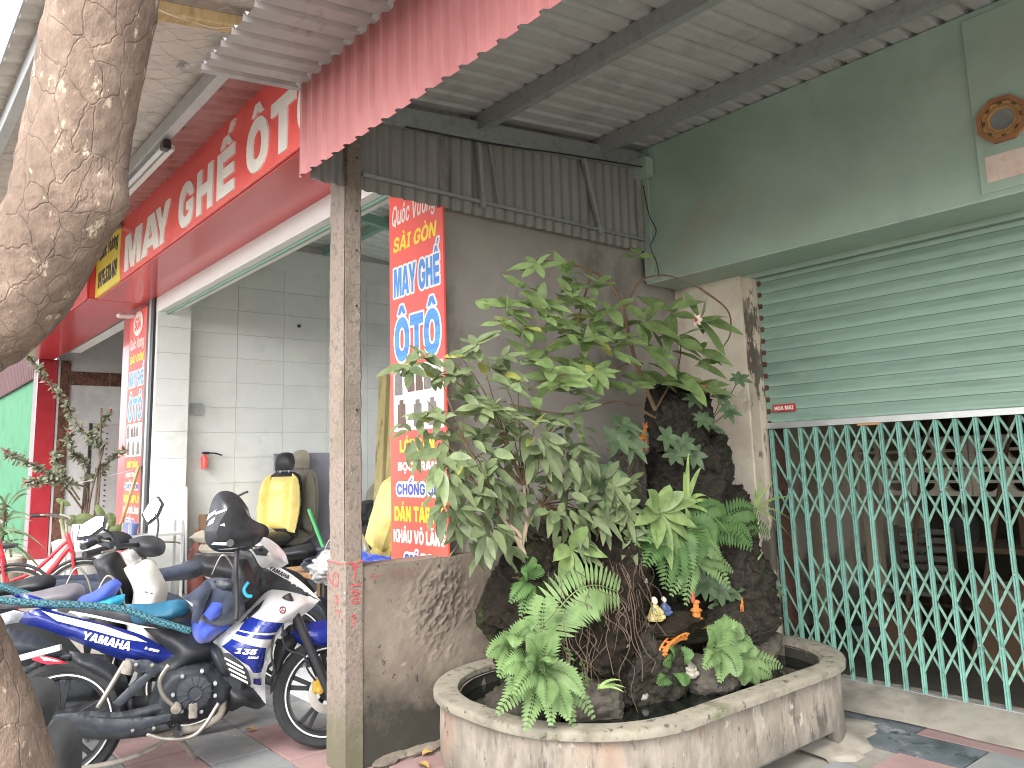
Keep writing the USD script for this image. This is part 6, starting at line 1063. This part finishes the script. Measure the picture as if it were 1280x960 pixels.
# ================================================================ bicycles and plants before the far bay
def bicycle(label, org, head, basket=False):
    t = thing('bicycle', label, 'bicycle', M=bike_M(org, .04, head)); mr = '/World/Looks/bicycle_red' if stage.GetPrimAtPath('/World/Looks/bicycle_red') else mat('bicycle_red', ['b3202c', 'c22a34'], 6, rough=.3, coat=.4)
    for s in (-.52, .52):
        w = part(t, 'wheel', lathe([(.30, -.012), (.315, -.018), (.33, 0), (.315, .018), (.30, .012), (.30, -.012)], 40, P3(s, .33, 0), (0, 1, 0)), m_tyre, 50, local=True)
        part(w, 'rim', lathe([(.285, -.01), (.302, -.012), (.302, .012), (.285, .01), (.285, -.01)], 40, P3(s, .33, 0), (0, 1, 0)), m_chrome, local=True); part(w, 'hub', lathe([(0, -.04), (.02, -.04), (.02, .04), (0, .04)], 12, P3(s, .33, 0), (0, 1, 0)), m_steel, local=True)
        part(w, 'spoke', [tube([P3(s, .33, .02*(-1)**k), P3(s+.29*math.cos(k*.35), .33+.29*math.sin(k*.35), 0)], .0013, 4) for k in range(18)], m_chrome, local=True)
        a = np.linspace(.2 if s < 0 else .5, 2.9 if s < 0 else 2.4, 14); part(t, 'fender', tube([P3(s+.355*math.cos(x), .33+.355*math.sin(x), 0) for x in a], .014, 8), m_bblk, True, local=True)
    for nm, pth, r in (('down_tube', [(.40, .80, 0), (.22, .55, 0), (-.02, .30, 0)], .024), ('top_tube', [(.38, .86, 0), (.12, .60, 0), (-.12, .50, 0)], .018), ('seat_tube', [(-.02, .30, 0), (-.18, .80, 0)], .016), ('chain_stay', [(-.02, .30, .03), (-.52, .33, .05)], .010), ('seat_stay', [(-.12, .62, .03), (-.52, .33, .05)], .009), ('head_tube', [(.37, .92, 0), (.43, .74, 0)], .022)): tb_(t, nm, pth, r, mr)
    for sd in (-1, 1): tb_(t, 'fork_blade', [(.43, .74, .05*sd), (.47, .52, .05*sd), (.52, .33, .05*sd)], .012, mr); tb_(t, 'handlebar', [(.36, 1.02, 0), (.38, 1.06, .12*sd), (.26, 1.10, .27*sd), (.16, 1.10, .29*sd)], .011, m_chrome); part(t, 'grip', tube([P3(.24, 1.10, .275*sd), P3(.12, 1.10, .295*sd)], .017, 10), m_bblk, True, local=True)
    tb_(t, 'stem', [(.37, .92, 0), (.36, 1.03, 0)], .013, m_chrome); slab(t, 'saddle', [(-.32, .84), (-.20, .87), (-.02, .85), (-.04, .82), (-.2, .81), (-.32, .80)], .08, .06, m_bblk)
    tb_(t, 'crank', [(-.02, .30, .08), (.08, .18, .09)], .011, m_chrome); part(t, 'pedal', bx(.03, .13, -.16, -.09, .17, .19, .004), m_bblk, local=True); part(t, 'chain_guard', Puff([(-.50, .36), (-.02, .42), (.08, .34), (.0, .24), (-.5, .30)], .012, .02, .03).mesh(FR, .06), mr, True, local=True)
    if basket:
        W = []
        for k in range(9):
            y = -.15+.0375*k
            W += [tube([(.70, y, 1.0), (.66, y*.85, .76)], .003, 4), tube([(.44, y, 1.0), (.47, y*.85, .76)], .003, 4), tube([(.47, y*.85, .76), (.66, y*.85, .76)], .003, 4)]
        for k in range(7): x = .44+.043*k; W += [tube([(x, s2*.15, 1.0), (.47+(x-.44)*.73, s2*.128, .76)], .003, 4) for s2 in (-1, 1)]
        for z in (1.0, .92, .84, .765):
            f_ = (z-.76)/.24; a0, a1, b0 = .47-.03*f_, .66+.04*f_, .128+.022*f_; W.append(tube([(a0, -b0, z), (a1, -b0, z), (a1, b0, z), (a0, b0, z), (a0, -b0, z)], .004, 5))
        part(t, 'basket', W, m_stripe, local=True); part(t, 'basket_stay', [tube([P3(.46, .76, 0), P3(.42, .72, 0)], .008, 6)], m_steel, local=True)
    return t
b1 = bicycle('red bicycle with white wire basket parked before the far bay', (-8.75, 1.28, 0), (.35, .94, 0), True)
bicycle('red bicycle with silver handlebar at the far left before the mint house', (-8.75, .72, 0), (.35, .94, 0))
solo('blue_bundle', ell((-8.55, 1.86, .84), (.10, .10, .06), 3, 4, .3), mat('blue_bundle_cloth', ['24306e', '303d80'], 9, rough=.7), 'dark blue bundle inside the white wire bicycle basket', 'bundle', True)
eu = thing('thorny_potted_plant', 'tall thorny potted plant with grey green leaves and small red flowers', 'plant', (-9.8, 2.05, 0))
part(eu, 'pot', lathe([(0, .55), (.20, .55), (.26, .95), (.28, 1.0), (.24, 1.0), (.22, .95), (0, .93)], 20, (-9.8, 2.05, 0)), mat('clay_pot', ['7d7268', '8d8278'], 8, rough=.8), 40)
part(eu, 'stand', [bx(-9.99, -9.61, 1.86, 2.24, .50, .548, .005)] + [bx(x-.02, x+.02, y-.02, y+.02, .0, .50) for x in (-9.96, -9.64) for y in (1.89, 2.21)], m_steel)
EB = [[(2.05,1.0),(2.07,1.3),(2.16,1.77),(2.07,1.82),(1.98,1.91),(1.86,2.08),(1.77,2.27),(1.63,2.45),(1.48,2.65),(1.34,2.8)],[(2.1,1.0),(2.14,1.67),(2.11,1.79),(2.09,1.91),(2.15,2.01),(2.24,2.18)],[(2.0,1.0),(2.02,1.49),(1.99,1.63),(1.89,1.68),(1.83,1.80),(1.81,1.94)],[(2.03,1.0),(2.03,1.30),(1.88,1.38),(1.73,1.47),(1.60,1.53),(1.5,1.59),(1.36,1.66),(1.25,1.73)],[(1.95,1.2),(1.79,1.47),(1.73,1.61),(1.71,1.72)],[(2.03,1.0),(2.02,1.37),(2.09,1.44),(2.17,1.51),(2.27,1.65),(2.37,1.74)],[(2.0,1.1),(1.81,1.35),(1.65,1.43),(1.55,1.41),(1.43,1.41)],[(2.12,1.0),(2.14,1.3),(2.13,2.2)]]
R3 = np.random.default_rng(3)
lv = []
for i, b in enumerate(EB):
    P = curve([(-9.8+.06*math.sin(i*2+k*.7), y, z) for k, (y, z) in enumerate(b)], 8); part(eu, 'branch', tube(P, .011, 6), m_root, True)
    if i < 7:
        for k in range(len(P)//4, len(P)):
            for _ in range(4): lv.append(leaf(P[k]+R3.normal(size=3)*.012, rdir(R3), rdir(R3), .07, .034, .1, .2, 3))
        part(eu, 'flower', [leaf(P[-1], (math.cos(a), math.sin(a), .6), (0, 0, 1), .035, .03, 0, .1, 3) for a in np.linspace(0, 5, 5)] + [ell(P[-1], (.013, .013, .013), 1)], '/World/Looks/euphorbia_red' if i else mat('euphorbia_red', ['a82440', 'c03454'], 20, rough=.5), True)
part(eu, 'foliage', lv, L_euf, True, kind='stuff')
ct = thing('cactus', 'prickly pear cactus with flat green pads in a tub behind the bicycles', 'cactus', (-9.6, 2.0, 0))
part(ct, 'tub', lathe([(0, .45), (.26, .45), (.32, .78), (.28, .80), (0, .77)], 20, (-9.6, 2.0, 0)), m_greyw, 40); part(ct, 'crate', bx(-9.9, -9.3, 1.7, 2.3, .0, .445, .01), m_steel)
L_cac = leafmat('cactus_pad', ['565f3f', '68724a', '4a5236'], .05, .6, .1)
for (y, z, a, b, r) in ((1.84, 1.0, .07, .055, .2), (1.97, 1.0, .10, .065, -.1), (2.12, 1.06, .04, .10, .5), (2.22, .98, .06, .08, .2), (2.10, .90, .09, .05, .4), (1.76, 1.19, .08, .03, -.5), (2.28, .88, .07, .045, .2), (2.02, .90, .08, .05, 0)):
    part(ct, 'pad', Puff(affinity.rotate(affinity.scale(spoints([0., 0.]).buffer(1), a, b), math.degrees(r)), .025, .05, .02).mesh(((-9.55, y, z), (0, 1, 0), (0, 0, 1), (1, 0, 0))), L_cac, True)
part(ct, 'stem', [tube(curve([(-9.55, 1.83, .78), (-9.56, 1.76, 1.0), (-9.55, 1.75, 1.2)], 5), .015, 6), tube([(-9.55, 2.05, .75), (-9.55, 2.13, 1.0)], .02, 6)], L_cac, True)
gl = thing('grassy_potted_plant', 'dark grassy potted plant at the far left before the mint wall', 'plant', (-11, 1.42, 0))
part(gl, 'pot', lathe([(0, 0), (.20, 0), (.27, .55), (.24, .57), (0, .52)], 18, (-11, 1.42, 0)), m_cream, 40)
for k in range(46): part(gl, 'leaf', leaf((-11, 1.42+R3.normal()*.04, .6+.55*R3.random()), rdir(R3)+np.array([.2, 0, .7]), (1, 0, .3), R3.uniform(.3, .6), .03, .6, .3, 6), L_sch, True)
part(gl, 'stalk', tube([(-11, 1.42, .5), (-11, 1.42, 1.2)], .02, 6), m_root, True)
solo('leaning_stick', bar((-10.35, 2.30, .0), (-9.80, 2.555, 1.55), .035, .03), m_timber, 'brown wooden stick leaning on the far red pillar', 'stick')
solo('wash_line', tube([(-9.85, 2.55, 1.52), (-9.8, 1.95, 1.38)], .003, 5), m_stripe, 'thin white cord tied between pillar and thorny plant', 'cord')
rk = thing('metal_rack', 'low metal rack with pails behind the bicycles', 'rack', (-9.2, 2.3, 0))
for z in (.35, .8): part(rk, 'shelf', bx(-9.35, -9.05, 1.75, 2.85, z, z+.025), m_steell)
for y in (1.77, 2.3, 2.83):
    for x in (-9.33, -9.07): part(rk, 'post', bx(x-.012, x+.012, y-.012, y+.012, 0, .95), m_steell)
for y, l, m in ((2.0, 'grey pail on the low metal rack', m_steell), (2.35, 'blue pail on the low metal rack', mat('blue_pail', ['5d6f9e'], rough=.5))): solo('pail', lathe([(0, 0), (.05, 0), (.07, .12), (.066, .12), (.048, .01), (0, .01)], 18, (-9.2, y, .826)), m, l, 'pail', 40)

# ================================================================ inside the red shop
m_yel = mat('yellow_vinyl', ['d8c06e', 'e0ca7e', 'cfb662'], 4, rough=.45, bump=.15, bscale=30); m_bei = mat('beige_fabric', ['8f8878', '9d9686'], 5, rough=.9, sheen=.2)
def carseat(name, label, loc, rot, m, m2, recline=.15, sc=1.0, head=True):
    c, s = math.cos(rot), math.sin(rot); M = np.array([[c*sc, -s*sc, 0, loc[0]], [s*sc, c*sc, 0, loc[1]], [0, 0, sc, loc[2]], [0, 0, 0, 1.0]]); t = thing(name, label, 'car seat', M=M)
    fr = ((0, .22, .42), (1, 0, 0), (0, math.sin(recline), math.cos(recline)), (0, -math.cos(recline), math.sin(recline)))
    part(t, 'backrest_shell', Puff([(-.24, -.08), (.24, -.08), (.27, .30), (.22, .62), (.12, .68), (-.12, .68), (-.22, .62), (-.27, .30)], .07, .08, .03).mesh(fr, -.05), m2, True, local=True)
    part(t, 'backrest', Puff([(-.15, .02), (.15, .02), (.155, .36), (.14, .62), (-.14, .62), (-.155, .36)], .07, .06, .025).mesh(fr, .02), m, True, local=True)
    part(t, 'upper_pad', Puff([(-.145, .37), (.145, .37), (.135, .60), (-.135, .60)], .08, .05, .02).mesh(fr, .025), m, True, local=True)
    for k in (-1, 1): part(t, 'side_bolster', Puff([(k*.145, .0), (k*.25, -.03), (k*.285, .25), (k*.24, .58), (k*.15, .66), (k*.14, .36)], .095, .06, .025).mesh(fr, .03), m, True, local=True)
    part(t, 'cushion', Puff([(-.25, -.33), (.25, -.33), (.26, .2), (-.26, .2)], .09, .10, .03).mesh(((0, 0, .33), (1, 0, 0), (0, 1, 0), (0, 0, 1))), m if m is not m_yel else m2, True, local=True)
    part(t, 'base', bx(-.22, .22, -.28, .22, .0, .25, .02), m_bblk, local=True)
    if head: part(t, 'headrest', Puff([(-.13, .70), (.13, .70), (.14, .80), (.09, .90), (-.09, .90), (-.14, .80)], .06, .07, .02).mesh(fr, -.02), m2, True, local=True); [part(t, 'headrest_post', tube([(x, .22+.6*math.sin(recline)+.03, .42+.6*math.cos(recline)), (x, .22+.75*math.sin(recline)+.03, .42+.75*math.cos(recline))], .008, 6), m_chrome, local=True) for x in (-.06, .06)]
    return t
carseat('car_seat', 'yellow car seat with dark headrest facing the street inside the red shop', (-9.02, 3.75, .34), .55, m_yel, m_bblk, .12, 1.0)
carseat('car_seat', 'grey beige car seat with high headrest behind the yellow one', (-9.35, 4.1, .30), .45, m_bei, m_bei, .05, 1.05)
carseat('car_seat', 'second yellow car seat, without headrest, between concrete post and red banner', (-6.36, 3.44, .34), -.35, m_yel, m_yel, .30, 1.0, False)
carseat('car_seat', 'dark stripped car seat right of the yellow seat', (-8.45, 4.35, .12), .3, m_bblk, m_bblk, .5, .95, False)
carseat('car_seat', 'tan car seat at the back beside the leaning board', (-8.9, 5.0, .2), .2, m_bei, mat('tan_vinyl', ['a08c66'], rough=.7), .1, 1.0, False)
st2 = thing('cushion_stack', 'stack of grey beige seat cushions behind the helmet', 'cushions', (-9.35, 3.32, .12))
for k in range(5): part(st2, 'cushion', Puff(affinity.rotate(sbox(-.34, -.26, .34, .26).buffer(.05), 8*k), .075, .07, .04).mesh(((-9.3+.02*k, 3.45, .20+.135*k), (1, 0, 0), (0, 1, 0), (0, 0, 1))), m_bei, True)
solo('carton', bx(-9.45, -9.2, 3.12, 3.32, .82, .98, .004), m_card, 'small open carton on top of the grey cushion stack', 'carton')
solo('leaning_board', [bar((-9.40, 4.55, .13), (-9.56, 4.55, 1.66), 1.0, .02, (1, 0, 0)), bar((-9.385, 4.05, .13), (-9.545, 4.05, 1.66), .02, .03, (1, 0, 0))], mat('lavender_board', ['8f8d99', '9a98a4'], 2, rough=.6), 'lavender grey board leaning on the white tiled wall', 'board')
fe = thing('fire_extinguisher', 'small red fire extinguisher hung on the white tiled wall', 'extinguisher', (-9.55, 3.2, 1.5))
part(fe, 'cylinder', lathe([(0, 0), (.036, 0), (.04, .015), (.04, .12), (.018, .15), (.018, .17), (0, .17)], 18, (-9.54, 3.2, 1.50)), m_sred, 40); part(fe, 'valve', bx(-9.57, -9.51, 3.175, 3.25, 1.665, 1.695, .008), m_black); part(fe, 'hose', tube(curve([(-9.54, 3.24, 1.68), (-9.53, 3.32, 1.675), (-9.53, 3.40, 1.65)], 5), .009, 8), m_black, True)
solo('leaning_pipe', tube([(-9.42, 3.0, .13), (-9.47, 2.985, 1.3)], .018, 8), m_steell, 'thin grey pipe leaning in the corner by the tiled pilaster', 'pipe', 40)
solo('red_bottle', lathe([(0, 0), (.09, 0), (.10, .03), (.10, .42), (.04, .56), (.035, .70), (0, .70)], 18, (-9.38, 3.10, .124)), mat('brown_red_bottle', ['5d2f28', '6e3b32'], 8, rough=.4), 'tall brown red bottle standing behind the leaning pipe', 'bottle', 40)
solo('green_rod', tube([(-8.35, 3.95, 1.02), (-8.0, 4.05, .40)], .02, 8), mat('green_plastic', ['3f9a58'], rough=.4), 'bright green rod slanting beside the dark stripped seat', 'rod', 40)
solo('green_bar', tube([(-8.1, 4.4, .85), (-7.7, 4.9, 1.0)], .022, 8), '/World/Looks/green_plastic', 'short bright green bar behind the concrete post', 'rod', 40)
fs = thing('foam_sheets', 'tall stained foam sheets standing behind the second yellow seat', 'foam', (-7.2, 4.2, .12)); m_foam = mat('yellowed_foam', ['8f8258', 'a3966a', '7b6f49'], 3, (1, 1, .35), rough=.95, bump=.3, bscale=20, spots=[('5f5538', 4, .58, .08, (1, 1, .4))])
for k in range(6): part(fs, 'sheet', bar((-7.6+.18*k, 4.35+.02*k, .13), (-7.55+.18*k, 4.45+.03*k, 2.45-.06*((k*2) % 3)), .155, .06, (0, 1, .05)), m_foam)
solo('camouflage_roll', tube([(-6.32, 3.75, .13), (-6.10, 3.85, 1.35)], .09, 14), mat('mottled_grey_green', ['4d5348', '6d7366', '3a3f36'], 12, rough=.9), 'mottled grey green roll standing beside the red banner', 'roll', 40)
dr = thing('striped_bolster', 'black bolster with dark red stripe beside the red banner', 'bolster', (-6.4, 3.9, .12)); fb2 = ((-6.42, 3.95, .15), unit((1, .3, 0)), unit((.15, 0, 1)), unit((.3, -1, 0)))
part(dr, 'body', Puff([(-.14, 0), (.16, 0), (.18, .78), (.12, .85), (-.10, .85), (-.16, .7)], .10, .1, .03).mesh(fb2), m_bgry, True); part(dr, 'red_stripe', Puff([(-.03, .02), (.06, .02), (.07, .78), (-.02, .78)], .108, .05, .03).mesh(fb2, .0), mat('dark_red_vinyl', ['8a2a40'], rough=.5), True)
cs = thing('cloth_heap', 'navy and white crumpled cloth on a bench before the red banner', 'cloth', (-6.0, 3.1, .0)); 
part(cs, 'bench', [bx(-6.6, -5.2, 2.85, 3.25, .60, .64, .01)] + [bx(x-.03, x+.03, y-.03, y+.03, .12, .6) for x in (-6.5, -5.3) for y in (2.9, 3.2)], m_wood)
for k, (x, y, m) in enumerate(((-6.1, 3.05, m_navy), (-5.75, 3.0, m_navy), (-5.45, 3.05, m_royal), (-5.75, 2.93, m_silver))): part(cs, 'cloth', ell((x, y, .70), (.24, .16, .12 if m is not m_letw else .10), 4, k+2, .5, 2.4), m, True)
wk = thing('work_shelf', 'dark work table with scraps in the depth of the red shop', 'table', (-8.3, 5.6, .12))
part(wk, 'tabletop', bx(-9.3, -7.3, 5.3, 6.1, .82, .86, .005), m_wood)
for x in (-9.25, -7.35):
    for y in (5.35, 6.05): part(wk, 'leg', bx(x-.03, x+.03, y-.03, y+.03, .12, .82), m_wood)
for x, z, l, m in ((-8.9, .86, 'brown carton on the dark work table', m_card), (-8.3, .86, 'dark bundle on the dark work table', m_bblk), (-7.7, .86, 'tan roll on the dark work table', m_bei)): solo('bundle', ell((x, 5.7, z+.13), (.25, .2, .14), 3, int(-x*10), .3), m, l, 'bundle', True)
